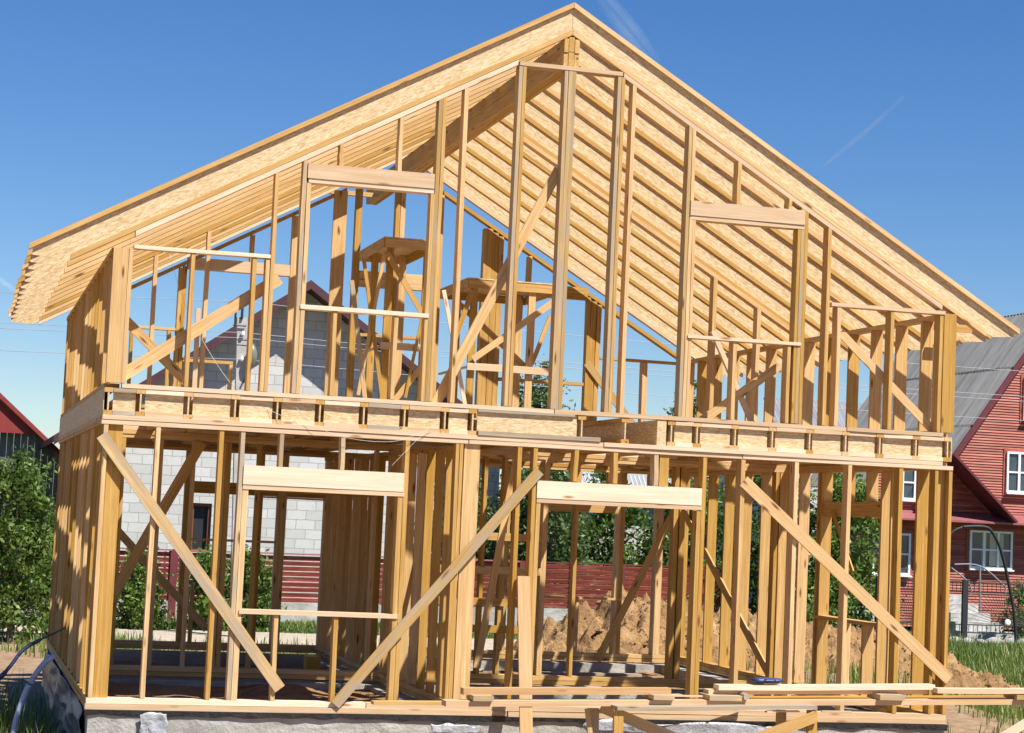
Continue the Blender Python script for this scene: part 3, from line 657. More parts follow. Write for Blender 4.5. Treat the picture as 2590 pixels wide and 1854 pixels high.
b = MB(); b.tube([(6.97, -1.2, .38), (6.98, -.9, .385)], .035, 10); tag(b.build('log_offcut', W_GREY), 'round log end poking out under the two stacked boards', 'log')
block('wood block under the far right board', 10.25, -1.2, .415, .35, .3, .05)
for i, (x, y, z, a, ln) in enumerate([(6.1, -.9, .345, .25, .5), (6.35, -1.0, .352, -.15, .35), (7.35, -1.3, .235, .1, .4), (8.0, -.12, .135, .1, .5), (8.5, -.2, .14, -.2, .35), (7.2, -.1, .14, .2, .4)]):
    q = MB(); dx, dy = math.cos(a)*ln/2, math.sin(a)*ln/2
    q.beam((x-dx, y-dy, z), (x+dx, y+dy, z+.01), Vector((-math.sin(a), math.cos(a), 0)), (0, 0, 1), .03, .008, .002); o = tag(q.build('wood_offcut', W_PALE), ['thin pale offcut lying on the long plank left of the doorway post', 'narrow pale offcut beside the doorway post on the long plank', 'thin offcut on the grey trestle plank', 'offcut on the sill plate under the right brace', 'short offcut on the sill plate right of the trestle', 'offcut on the sill plate behind the grey plank'][i], 'offcut', 'thin offcuts lying on planks and sill')
tr = empty('trestle', (6.5, -1.2, -.75), 'low rough trestle of posts and diagonal braces carrying the planks', 'trestle')
def tpart(name, mk, p0, p1, w_, t_):
    b = MB(); p0, p1 = Vector(p0), Vector(p1); d = (p1-p0).normalized(); s_ = Vector((0, 1, 0)); n_ = d.cross(s_).normalized()
    b.beam(p0, p1, n_, n_.cross(d), w_/2, t_/2, .004); adopt(b.build(name, mk), tr)
tpart('leg', W_AGED, (5.32, -.95, -.85), (5.31, -.95, .20), .115, .05); tpart('leg', W_NEW, (5.5, -1.3, -.85), (5.47, -1.3, .222), .105, .05)
tpart('leg', W_AGED, (7.5, -.95, -.85), (7.49, -.95, .22), .105, .05); tpart('leg', W_NEW, (7.72, -1.3, -.85), (7.70, -1.3, .26), .105, .05)
tpart('brace', W_AGED, (5.38, -.99, .22), (6.55, -.99, -.22), .12, .03); tpart('brace', W_NEW, (6.85, -1.36, -.13), (7.72, -1.36, .20), .12, .03); tpart('brace', W_AGED, (5.22, -1.0, .2), (5.35, -1.0, -.5), .05, .03)
q = MB(); q.beam((4.72, -.035, 1.56), (4.70, -.62, -.72), (1, 0, 0), Vector((0, -2.28, .585)).normalized(), .072, .014, .004); tag(q.build('leaning_board', W_FRESH), 'clean pale board leaning upright against the house beside the doorway', 'board')
q = MB(); q.beam((10.75, -1.5, .50), (9.35, -1.5, -.30), Vector((.5, 0, -.87)), (0, 1, 0), .045, .02, .003); tag(q.build('leaning_pole', W_PALE), 'thin pale batten leaning down from the plank end at the far right', 'batten')
# blue case
q = MB()
R = []
for i in range(9):
    t = i/8; x = 7.13+.31*t; s_ = min(1, .82+.18*math.sin(t*3.1416)**.5 if 0 < t < 1 else .82)
    R.append([Vector((x, -1.0+.08*s_*math.cos(a), .545+.034*s_*math.sin(a)+.0)) for a in np.linspace(0, 2*math.pi, 14, endpoint=False)])
q.rings(R, (1, 0, 0)); case = q.build('tool_case', BLUE, None, True); tag(case, 'small dark blue tool case lying on the topmost board', 'tool case')
q = MB(); q.box(7.125, 7.445, -1.09, -.91, .541, .547, 'x'); q.build('lid_rim', PIPEB, case)
q = MB(); q.tube([(7.22, -1.08, .555), (7.24, -1.105, .565), (7.33, -1.105, .565), (7.35, -1.08, .555)], .007, 6); q.build('handle', PIPEB, case)
# yellow tool inside
q = MB(); q.box(3.55, 3.75, 7.0, 7.25, -.28, .1, 'z'); q.box(3.75, 3.95, 7.05, 7.2, -.28, -.05, 'z'); tag(q.build('tool_box', YELL), 'dusty yellow tool box on the earth floor in the back left room', 'tool box')
for i, (x0, y0, x1, y1, lab) in enumerate([(6.2, 5.6, 8.6, 5.9, 'grey board lying flat on the earth floor nearest the middle wall'), (6.8, 6.4, 9.3, 6.2, 'grey board lying on the earth floor in the middle of the back right room'), (6.5, 8.3, 9.0, 8.1, 'grey board lying on the earth floor along the back wall'), (7.4, 1.6, 9.2, 2.4, 'grey board lying on the earth floor of the front right room')]):
    plank('loose_board', W_GREY, lab, 'board', (x0, y0, -.16 if y0 > 4 else -.03), (x1, y1, -.14 if y0 > 4 else -.02), .18, .04, 'boards lying on the earth floor')
# service hoses at the left
def smooth(pts, n=5):
    P = [Vector(p) for p in pts]; O = []
    for i in range(len(P)-1):
        a, b_, c, d = P[max(i-1, 0)], P[i], P[i+1], P[min(i+2, len(P)-1)]
        for k in range(n):
            t = k/n; O.append(.5*((2*b_)+(c-a)*t+(2*a-5*b_+4*c-d)*t*t+(3*b_-a-3*c+d)*t**3))
    return O+[P[-1]]
q = MB(); q.tube(smooth([(-.10, 2.9, .66), (-.26, 2.5, .61), (-.41, 2.5, .53), (-.58, 2.5, .42), (-.70, 2.5, .25), (-.78, 2.5, .14), (-.89, 2.5, 0), (-1.0, 2.5, -.35), (-1.05, 2.5, -.9)]), [.012]*10+[.022]*15+[.03]*16, 8); tag(q.build('service_pipe', FOIL, None, True), 'upper foil wrapped pipe with a black end arching beside the left wall', 'pipe', 'pipes arching beside the left wall')
q = MB(); q.tube(smooth([(-.26, 1.5, .44), (-.35, 1.5, .38), (-.45, 1.5, .25), (-.53, 1.5, .10), (-.58, 1.5, -.03), (-.63, 1.5, -.21), (-.66, 1.5, -.36), (-.68, 1.5, -.6), (-.68, 1.5, -.95)]), .034, 10); tag(q.build('service_pipe', film_mat('silver_blue_film', (.35, .42, .62), .18), None, True), 'lower shiny silver blue pipe arching down beside the front left corner', 'pipe', 'pipes arching beside the left wall')
# white cord
q = MB(); q.tube(smooth([(2.05, -.06, 3.30), (2.35, -.06, 3.08), (2.7, -.06, 2.99), (3.1, -.06, 2.98), (3.35, -.06, 3.05), (3.62, -.06, 3.2)]), .0016, 5); q.tube(smooth([(3.6, -.055, 3.2), (3.4, -.055, 3.0), (3.15, -.055, 2.72)]), .0016, 5)
tag(q.build('white_cord', CORD), 'thin white cord sagging below the floor joists above the left window', 'cord')
q = MB(); q.tube(smooth([(.62, .2, 4.9), (.78, .2, 4.45), (1.05, .2, 3.95), (1.45, .2, 3.45), (1.9, -.05, 3.2)]), .002, 5); tag(q.build('white_cord', CORD), 'thin white cord hanging across the upper left bay', 'cord')

# ---- two inner platforms on the upper floor
def platform(label, x0, x1, y0, y1, zt, legs, rails, extra):
    t = empty('work_platform', (x0, y0, 3.42), label, 'work platform', 'work platforms on the upper floor')
    def P(name, mk, p0, p1, w_, t_):
        b = MB(); p0, p1 = Vector(p0), Vector(p1); d = (p1-p0).normalized(); s_ = Vector((0, 1, 0)) if abs(d.y) < .8 else Vector((0, 0, 1)); n_ = d.cross(s_).normalized()
        b.beam(p0, p1, n_, n_.cross(d), w_/2, t_/2, .004); adopt(b.build(name, mk), t)
    b = MB(); b.box(x0-.02, x1+.02, y0-.02, y1, zt-.02, zt, 'x'); adopt(b.build('deck', OSB), t)
    P('side_board', W_NEW, (x0, y0, zt-.085), (x1, y0, zt-.085), .12, .03); P('side_board', W_NEW, (x0, y1, zt-.085), (x1, y1, zt-.085), .12, .03)
    P('side_board', W_NEW, (x0, y0+.03, zt-.085), (x0, y1-.03, zt-.085), .03, .12); P('side_board', W_NEW, (x1, y0+.03, zt-.085), (x1, y1-.03, zt-.085), .03, .12)
    for lx, ly in legs: P('leg', W_NEW, (lx, ly, 3.42), (lx, ly, zt-.025), .10, .05)
    for p0, p1, w_ in rails: P('rail', W_PALE, p0, p1, w_, .03)
    for p0, p1, w_ in extra: P('brace', W_NEW, p0, p1, w_, .026)
platform('taller narrow timber work platform behind the left gable window', 4.085, 4.78, 5.5, 7.3, 6.03, [(4.17, 5.54), (4.70, 5.54), (4.30, 7.24), (4.72, 7.24)],
    [((4.08, 5.47, 4.505), (4.76, 5.47, 4.505), .10), ((4.10, 5.5, 4.50), (4.10, 7.3, 4.50), .03)],
    [((3.78, 5.44, 5.70), (4.13, 5.44, 3.80), .05), ((4.08, 5.46, 5.84), (3.80, 5.46, 3.8), .05), ((4.10, 5.44, 5.80), (4.64, 5.44, 5.0), .075), ((4.32, 5.45, 3.76), (4.70, 5.45, 4.28), .08), ((4.46, 5.42, 3.80), (4.64, 5.42, 4.95), .04)])
platform('lower wide timber work platform under the right roof slope', 5.31, 6.62, 5.5, 7.2, 5.55, [(5.40, 5.54), (6.25, 5.54), (5.55, 7.1), (6.5, 7.1)],
    [((5.33, 5.47, 4.295), (6.55, 5.47, 4.295), .10), ((5.34, 5.5, 4.29), (5.34, 7.2, 4.29), .03)],
    [((5.40, 5.45, 4.40), (6.54, 5.45, 5.28), .09), ((5.14, 5.6, 5.23), (6.2, 5.6, 4.36), .08), ((5.34, 5.44, 5.36), (5.10, 5.44, 4.55), .07), ((6.31, 5.62, 4.40), (6.56, 5.62, 5.1), .06)])
plank('leaning_board', W_AGED, 'dark board leaning beside the taller work platform', 'board', (3.6, 5.3, 5.36), (3.92, 5.3, 3.45), .06, .03)
plank('leaning_board', W_PALE, 'narrow sunlit board leaning between the two work platforms', 'board', (4.9, 5.3, 5.32), (5.36, 5.3, 3.45), .055, .03)

# ---- red slatted fence (sections and posts)
fA, fB = Vector((-4.2, 27.2, 0)), Vector((21.1, 33.93, 0)); fd = (fB-fA).normalized(); fn = Vector((fd.y, -fd.x, 0))
def fpos(x): t = (x-fA.x)/(fB.x-fA.x); return fA.lerp(fB, t)
fence = empty('slat_fence', (fA.x, fA.y, -.75), 'long dark red slatted fence on a low concrete base behind the house', 'fence')
fx = [-4.2, -1.5, 1.2, 3.95, 6.1, 8.45, 10.9, 13.75, 15.35, 16.95, 18.7, 21.1]
for i, x in enumerate(fx):
    p = fpos(x); q = MB(); q.beam(p+Vector((0, 0, -.75)), p+Vector((0, 0, 1.06)), fd, fn, .075 if i % 3 else .10, .07, 0, 1); adopt(q.build('post', MAROON), fence)
for i in range(len(fx)-1):
    a, c = fpos(fx[i])+fd*.08, fpos(fx[i+1])-fd*.08
    q = MB()
    for k in range(9):
        z = -.15+.135*k; q.beam(a+Vector((0, 0, z)), c+Vector((0, 0, z)), Vector((0, 0, 1))*.96+fn*.28, fn*.96-Vector((0, 0, 1))*.28, .056, .016, .002, 3)
    for e in (.05, .95): 
        g = a.lerp(c, e)-fn*.03; q.beam(g+Vector((0, 0, -.2)), g+Vector((0, 0, 1.0)), fd, fn, .02, .012, 0, 1)
    adopt(q.build('slat_panel', FENCE), fence)
    q = MB(); q.beam(a+Vector((0, 0, 1.04)), c+Vector((0, 0, 1.04)), fn, (0, 0, 1), .09 if fx[i] < 13.7 else .02, .018, 0, 1); adopt(q.build('cap_rail', MAROON_P if fx[i] < 13.7 else MAROON), fence)
    q = MB(); q.beam(a+Vector((0, 0, -.5)), c+Vector((0, 0, -.5)), fn, (0, 0, 1), .06, .27, 0, 1); adopt(q.build('concrete_base', CONC), fence)

# ---- block house
bh = empty('block_house', (8, 36, -.75), 'unfinished house of grey white aerated blocks with a dark gable roof', 'house')
xa, xc, xb, zp, sl = 1.9, 8.0, 14.1, 8.55, .70
wins = [(5.08, 5.66, .85, 2.25), (9.55, 10.2, .9, 2.25)]
zl = zp - sl*(xc-xa); q = MB()
# facade with openings: vertical strips
cuts = sorted([xa, xb] + [v for w_ in wins for v in w_[:2]])
def roofz(x): return zp - sl*abs(x-xc)
def quad(q, x0, x1, z0, z1f, y=36, d=.3):
    xs_ = [x0] + ([xc] if x0 < xc < x1 else []) + [x1]
    top = [(x, y, z1f(x)) for x in reversed(xs_)]
    q.prism([(x0, y, z0), (x1, y, z0)]+top, (0, d, 0), (1, 0, 0))
for i in range(len(cuts)-1):
    x0, x1 = cuts[i], cuts[i+1]; w_ = [v for v in wins if abs(v[0]-x0) < .01]
    if w_: quad(q, x0, x1, -.8, lambda x: w_[0][2]); quad(q, x0, x1, w_[0][3], roofz)
    else: quad(q, x0, x1, -.8, roofz)
q.box(xa, xa+.3, 36.3, 46, -.8, zl, 'y'); q.box(xb-.3, xb, 36.3, 46, -.8, zl, 'y')
adopt(q.build('wall', BLOCKS), bh)
for s in (-1, 1):
    q = MB(); xe = xc+s*6.9; P = [(xc, 35.0, zp+.02), (xe, 35.0, zp+.02-sl*6.9), (xe, 35.0, zp+.2-sl*6.9), (xc, 35.0, zp+.2)]; q.prism(P, (0, 11.4, 0), (0, 1, 0)); rf = adopt(q.build('roof', ROOFD), bh)
    q = MB(); P = [(xc, 34.96, zp-.06), (xe, 34.96, zp-.06-sl*6.9), (xe, 34.96, zp+.19-sl*6.9), (xc, 34.96, zp+.19)]; q.prism(P, (0, .038, 0), (1, 0, 0)); o = q.build('verge_board', ROOFD); o.parent = rf
for x0, x1, z0, z1 in wins:
    q = MB(); q.box(x0, x1, 36.25, 36.28, z0, z1, 'x'); wn = adopt(q.build('window', DARK), bh)
    q = MB(); t = .09; q.box(x0, x0+t, 36.1, 36.22, z0, z1, 'z'); q.box(x1-t, x1, 36.1, 36.22, z0, z1, 'z'); q.box(x0+t, x1-t, 36.1, 36.22, z1-t, z1, 'x'); q.box(x0+t, x1-t, 36.1, 36.22, z0, z0+t, 'x')
    o = q.build('frame', BROWNF); o.parent = wn

# ---- utility pole and wires
pl = empty('utility_pole', (4.75, 24, -.75), 'grey concrete utility pole with lamp and white insulators before the block house', 'utility pole')
q = MB(); q.beam((4.86, 24, -.8), (4.62, 24, 6.5), (1, 0, 0), (0, 1, 0), .12, .09, 0, 1); adopt(q.build('pole', POLEC), pl)
q = MB(); q.tube([(4.60, 23.88, 6.45), (4.60, 23.88, 6.75), (4.60, 23.88, 6.8)], .03, 8); q.tube([(4.45, 23.86, 6.3), (4.45, 23.86, 6.62)], .025, 8); q.tube([(4.40, 23.86, 6.3), (4.7, 23.86, 6.3)], .02, 6); adopt(q.build('bracket', BLACKM), pl)
for x, z in ((4.60, 6.85), (4.64, 6.12), (4.64, 5.55)):
    q = MB(); q.tube([(x, 23.85, z-.06), (x, 23.85, z-.02), (x, 23.85, z+.0), (x, 23.85, z+.06)], [.03, .05, .045, .03], 10); adopt(q.build('insulator', INSUL), pl)
q = MB(); q.tube(smooth([(4.7, 23.85, 5.0), (4.85, 23.8, 5.4), (4.86, 23.75, 5.7)]), .025, 6); adopt(q.build('lamp_arm', BLACKM), pl)
q = MB(); R = []
for t in np.linspace(0, 1, 9):
    rr = .15*math.sin(math.pi*min(.98, max(.04, t)))**.6; R.append([Vector((4.86+rr*.8*math.cos(a), 23.75+rr*.8*math.sin(a), 5.35+.55*t)) for a in np.linspace(0, 2*math.pi, 12, endpoint=False)])
q.rings(R, (0, 0, 1)); adopt(q.build('lamp_head', LAMPM, None, True), pl)
q = MB(); q.tube([(4.44, 23.9, 4.6), (4.50, 23.9, -.6)], .05, 8); adopt(q.build('cable_duct', BLACKM), pl)
for z, lab in ((6.85, 'topmost overhead wire crossing the sky behind the house frame'), (6.14, 'middle overhead wire crossing behind the house frame'), (6.02, 'middle overhead wire running close below its twin'), (5.53, 'lowest overhead wire crossing behind the house frame')):
    q = MB()
    for xa_, xb_ in ((-30, 4.64), (4.64, 40)):
        q.tube([(xa_+(xb_-xa_)*t, 23.82, z-.35*4*t*(1-t)*(1 if z > 6.5 else .8)+(.0 if z < 6.5 else 0)) for t in np.linspace(0, 1, 24)], .007, 5)
    tag(q.build('overhead_wire', WIRE), lab, 'wire', 'overhead wires')

# ---- barn at left
bn = empty('barn', (-4, 45, -.75), 'old grey plank barn with a red metal roof beyond the bushes at left', 'barn')
q = MB(); P = [(-10, 45, -.8), (3.6, 45, -.8), (3.6, 45, 2.0), (1.05, 45, 4.3), (-10, 45, 4.3)]
for i in range(62):
    x0 = -10+13.6*i/62; x1 = -10+13.6*(i+1)/62; zt = lambda x: 4.3 if x < 1.05 else 4.3-.9*(x-1.05)
    q.prism([(x0, 45-.02*(i % 2), -.8), (x1-.008, 45-.02*(i % 2), -.8), (x1-.008, 45-.02*(i % 2), zt(x1)), (x0, 45-.02*(i % 2), zt(x0))], (0, .1, 0), (0, 0, 1))
adopt(q.build('wall', GREYW), bn)
q = MB()
def corr(q, P0, U, V, lu, lv, n, amp, th=.03):
    P0, U, V = Vector(P0), Vector(U).normalized(), Vector(V).normalized(); nn = U.cross(V).normalized(); R = []
    for i in range(n*4+1):
        a = i/(n*4); o = P0+U*lu*a+nn*amp*math.sin(a*n*2*math.pi); R.append([o, o+V*lv, o+V*lv-nn*th, o-nn*th])
    # direct the grain along the slope
    n_ = 4; Vv = [p for r_ in R for p in r_]; F = []
    for i in range(len(R)-1):
        for j in range(4): F.append((i*4+j, i*4+(j+1) % 4, (i+1)*4+(j+1) % 4, (i+1)*4+j))
    F.append((3, 2, 1, 0)); k = (len(R)-1)*4; F.append((k, k+1, k+2, k+3)); q.add(Vv, F, V)
corr(q, (-9.5, 44.4, 4.25), (1, 0, 0), (0, .55, .83), 9.3, 1.3, 42, .03)     # hipped end facing the camera
rf = adopt(q.build('roof', REDROOF), bn)
q = MB(); q.prism([(-.25, 44.4, 5.32), (4.2, 44.4, 1.45), (4.2, 44.4, 1.6), (-.25, 44.4, 5.5)], (0, 6, 0), (0, 1, 0)); adopt(q.build('roof', REDROOF), bn)
q = MB(); P = [(-.35, 44.42, 5.33), (1.15, 44.42, 4.15), (-.35, 44.42, 4.15)]; q.prism([(-.28, 44.55, 5.3), (-.28, 44.55, 4.22), (1.0, 44.55, 4.22)], (0, .1, 0), (0, 0, 1)); adopt(q.build('gable', REDROOF), bn)
for i, x in enumerate((1.95, 2.35)):
    q = MB(); q.tube([(x, 48, 1), (x, 48, 4.3+.0*i)], .04, 6); tag(q.build('metal_pole', BLACKM), ['thin pole beyond the barn roof, left of two', 'thin pole beyond the barn roof, right of two, nearer the house frame'][i], 'pole', 'thin poles beyond the barn')
# ---- red house at right
rh = empty('red_house', (31, 36, -.75), 'red log sided house with a steep grey corrugated roof at right', 'house')
VS = 1.40
def verge(x): return 5.03+VS*(x-28.87)
def siding(q, x0f, x1f, z0, z1, y, step=.085, d=.032):
    n = round((z1-z0)/step); step = (z1-z0)/n
    for i in range(n):
        a, c = z0+step*i, z0+step*(i+1); x0a, x0c = x0f(a), x0f(c); x1 = x1f(c) if callable(x1f) else x1f
        if x0a > x1: break
        t = RNG.random()
        q.add([(x0a, y-d, a+.012), (x1, y-d, a+.012), (x1, y-d*.2, c), (x0c, y-d*.2, c), (x0a, y, a), (x1, y, a), (x0a, y+.2, a), (x1, y+.2, a), (x1, y+.2, c), (x0c, y+.2, c)],
              [(0, 1, 2, 3), (4, 5, 1, 0), (7, 6, 9, 8), (6, 4, 0, 3, 9), (5, 7, 8, 2, 1), (3, 2, 8, 9)], (1, 0, 0), t)
q = MB(); siding(q, lambda z: 26.0, 36.5, -.6, 2.85, 36); siding(q, lambda z: 26.2 if z < 4.75 else 28.75+(z-5.03)/VS, 35.3, 3.05, 4.94, 36); siding(q, lambda z: 28.75+(z-5.03)/VS, lambda z: 32.1+(9.45-z)/VS, 4.94, 9.3, 36)
adopt(q.build('wall', SIDING), rh)
# roof: left slope with three courses of corrugated sheets
nrm = Vector((-VS, 0, 1)).normalized(); up = Vector((1, 0, VS)).normalized()
for k in range(3):
    q = MB(); o = Vector((28.0, 0, verge(28.0)))+up*(2.35*k-.1)+nrm*(.10+.02)
    corr(q, (o.x, 35.4, o.z), (0, 1, 0), up, 9.6, 2.45, 46, .045, .03); rr = adopt(q.build('roof', SLATE), rh)
q = MB()
a_, c_2 = Vector((27.7, 35.36, verge(27.7))), Vector((32.1, 35.36, verge(32.1)))
q.beam(a_+nrm*.03, c_2+nrm*.03, (0, 1, 0), nrm, .03, .09, 0, 1); q.build('verge_board', MAROON).parent = rr
q = MB(); corr(q, (32.12, 35.4, verge(32.1)+.16), (0, 1, 0), (1, 0, -VS), 9.6, 7.0, 46, .045, .03); rr2 = adopt(q.build('roof', SLATE), rh)
q = MB(); q.box(28.8, 35.2, 36.3, 45, -.6, 4.9, 'x'); adopt(q.build('wall', SIDING), rh)
q = MB(); q.prism([(25.8, 35.1, 2.78), (25.8, 36, 3.05), (25.8, 36, 2.98), (25.8, 35.1, 2.72)], (16.5, 0, 0), (1, 0, 0)); adopt(q.build('skirt_roof', MAROON_P), rh)
q = MB(); a_, c_2 = Vector((28.4, 35.4, 4.80)), Vector((30.62, 35.4, 2.80)); q.beam(a_, c_2, (0, 1, 0), Vector((.685, 0, .728)), .55, .035, 0, 1); adopt(q.build('porch_roof', MAROON), rh)
def window(x0, x1, z0, z1, nx, nz, curtain):
    q = MB(); q.box(x0-.09, x1+.09, 35.95, 35.975, z0-.10, z1+.10, 'x'); wn = adopt(q.build('window', SIDING), rh)
    def sub(name, q, m_): o = q.build(name, m_); o.parent = wn
    q = MB(); q.box(x0+.05, x1-.05, 35.935, 35.948, z0+.05, z1-.05, 'x'); sub('pane', q, GLASSD)
    q = MB(); t = .065; q.box(x0, x1, 35.88, 35.945, z0, z0+t, 'x'); q.box(x0, x1, 35.88, 35.945, z1-t, z1, 'x'); q.box(x0, x0+t, 35.882, 35.945, z0+t, z1-t, 'z'); q.box(x1-t, x1, 35.882, 35.945, z0+t, z1-t, 'z')
    for i in range(1, nx): xm = x0+(x1-x0)*i/nx; q.box(xm-.04, xm+.04, 35.884, 35.945, z0+t, z1-t, 'z')
    for i in range(1, nz):
        zm = z0+(z1-z0)*i/nz
        for k in range(nx): xl = x0+(x1-x0)*k/nx; xr = x0+(x1-x0)*(k+1)/nx; q.box(xl+(t if k == 0 else .04), xr-(t if k == nx-1 else .04), 35.890, 35.945, zm-.025, zm+.025, 'x')
    q.box(x0-.03, x1+.03, 35.80, 35.879, z0-.05, z0-.005, 'x'); sub('frame', q, WHITE)
    for cx0, cx1 in curtain:
        q = MB(); R = []
        for i in range(13):
            x = cx0+(cx1-cx0)*i/12; yy = 35.928+.004*math.sin(i*1.9); R.append([Vector((x, yy, z0+.09)), Vector((x, yy, z1-.09)), Vector((x, yy+.003, z1-.09)), Vector((x, yy+.003, z0+.09))])
        q.rings(R, (0, 0, 1)); sub('curtain', q, CURT)
window(29.55, 31.05, 1.3, 2.5, 3, 2, [(29.98, 30.14), (30.14+.12, 30.5), (30.62, 30.75)]); window(30.78, 32.1, 3.75, 5.05, 3, 2, []); window(31.32, 32.1, 6.1, 7.45, 2, 2, [])
window(26.7, 27.62, 3.35, 4.45, 2, 2, []); window(26.2, 27.5, 1.0, 2.3, 3, 2, [])

# light corrugated roofed house in the distance
fh = empty('distant_house', (33, 52, -.75), 'distant house with a pale corrugated roof and brick chimney', 'house')
q = MB(); corr(q, (29.3, 51, 6.0), (1, 0, 0), (0, .75, .66), 8, 2.2, 60, .05); adopt(q.build('roof', SLATEL), fh)
q = MB(); q.box(29.6, 36.9, 51.8, 58, -.8, 6.3, 'x'); adopt(q.build('wall', BLOCKS), fh)
q = MB(); q.box(34.5, 34.78, 53.2, 53.6, 7.0, 8.35, 'z'); q.box(34.46, 34.82, 53.16, 53.64, 8.22, 8.30, 'z'); adopt(q.build('chimney', BRICKY), fh)
f2 = empty('distant_shed', (27, 60, -.75), 'distant pale roofed shed seen through the back right window opening', 'shed')
q = MB(); corr(q, (24, 60, 3.2), (1, 0, 0), (0, .75, .66), 5, 1.7, 26, .05); adopt(q.build('roof', SLATEL), f2)
q = MB(); q.box(24.4, 28.6, 60.6, 64, -.8, 3.35, 'x'); adopt(q.build('wall', BLOCKS), f2)

# ---- garden in front of the red house
hf = empty('iron_fence', (26, 30, -.75), 'black iron mesh fence with a sunburst panel in front of the red house', 'fence')
for x in (23.6, 26.27, 29.2):
    q = MB(); q.box(x-.08, x+.08, 29.95, 30.05, -.8, 1.05, 'z'); adopt(q.build('post', BLACKM), hf)
for xa_, xb_ in ((23.68, 26.19), (26.35, 29.12)):
    q = MB()
    for z in (1.0, .72, -.2, -.42): q.box(xa_, xb_, 29.985, 30.015, z-.014, z+.014, 'x')
    for i in range(20): x = xa_+(xb_-xa_)*(i+.5)/20; q.box(x-.006, x+.006, 29.99, 30.01, -.42, -.2, 'z'); q.box(x-.005, x+.005, 29.99, 30.01, .72, 1.0, 'z')
    xm = (xa_+xb_)/2-.15
    for i in range(31):
        a = math.pi*(i+.5)/31; L = min(1.45/abs(math.cos(a)) if abs(math.cos(a)) > .01 else 9, .9/max(math.sin(a), .01)); L = min(L, 1.3)
        q.tube([(xm+.08*math.cos(a), 30, -.19+.08*math.sin(a)), (xm+L*math.cos(a), 30, -.19+L*math.sin(a)*.98)], .006, 4)
    adopt(q.build('panel', BLACKM), hf)
q = MB(); R = [[Vector((27.62+.09*math.cos(a)*s, 29.94+.05*t, -.1+.09*math.sin(a)*s)) for a in np.linspace(0, 6.283, 14, endpoint=False)] for t, s in ((0, .6), (.3, 1), (1, 1))]; q.rings(R, (0, 1, 0)); adopt(q.build('boss', INSUL), hf)
q = MB(); q.tube(smooth([(25.07, 28, 2.53), (25.42, 28, 2.56), (25.72, 28, 2.56), (25.93, 28, 2.47), (26.18, 28, 2.1), (26.37, 28, 1.58), (26.54, 28, .94), (26.67, 28, .41), (26.74, 28, -.1), (26.8, 28, -.8)]), .045, 8); q.tube(smooth([(25.07, 28, 2.53), (24.7, 28, 2.3), (24.4, 28, 1.5), (24.3, 28, .4), (24.3, 28, -.8)]), .035, 8)
tag(q.build('pipe_arch', PIPEB, None, True), 'black plastic pipe bent into an arch before the red house', 'pipe')
hr = empty('handrail', (28.3, 33, -.75), 'grey tubular handrail beside steps at the red house', 'handrail')
q = MB(); q.tube(smooth([(27.4, 33, 1.33), (27.88, 33, 1.0), (28.08, 33, .72), (28.06, 33, .55)]), .025, 6); adopt(q.build('rail', STEEL), hr)
q = MB(); q.tube(smooth([(27.5, 33, 1.44), (28.35, 33, 1.42), (29.08, 33, .93), (29.22, 33, .78), (29.2, 33, .6)]), .025, 6); q.tube([(28.35, 33, 1.42), (28.42, 33, -.6)], .025, 6); adopt(q.build('rail', STEEL), hr)
q = MB()
for i in range(5): q.box(26.9, 28.7-.25*i, 31.4+.3*i, 31.695+.3*i, -.8, -.45+.25*i, 'x')
tag(q.build('stone_steps', plain('step_stone', (.42, .41, .39), .9, .35, 5, bmp=.4)), 'grey stone steps rising behind the iron sunburst fence', 'steps')
q = MB(); q.box(23.5, 25.9, 33.4, 34.6, .42, .52, 'x'); q.box(23.6, 25.8, 33.6, 34.5, -.8, .42, 'x'); tag(q.build('lean_to', plain('grey_sheet', (.5, .52, .54), .5, .1)), 'low grey sheet roofed lean to beside the red house', 'lean to')
GS = 'field stones bordering the garden'
for i in range(13):
    x = 24.4+i*.46+RNG.uniform(-.08, .08); q = MB(); r0 = RNG.uniform(.17, .25); R = []
    for t in np.linspace(.04, .96, 8):
        rr = r0*math.sin(math.pi*t)**.7; R.append([Vector((x+rr*1.15*math.cos(a)*(1+.15*math.sin(3*a+i)), 28.9+rr*math.sin(a), -.68-.0+r0*1.3*(t-.3))) for a in np.linspace(0, 6.283, 12, endpoint=False)])
    q.rings(R, (0, 0, 1)); tag(q.build('field_stone', STONE, None, True), 'rounded grey field stone in the row edging the garden before the iron fence', 'stone', GS)

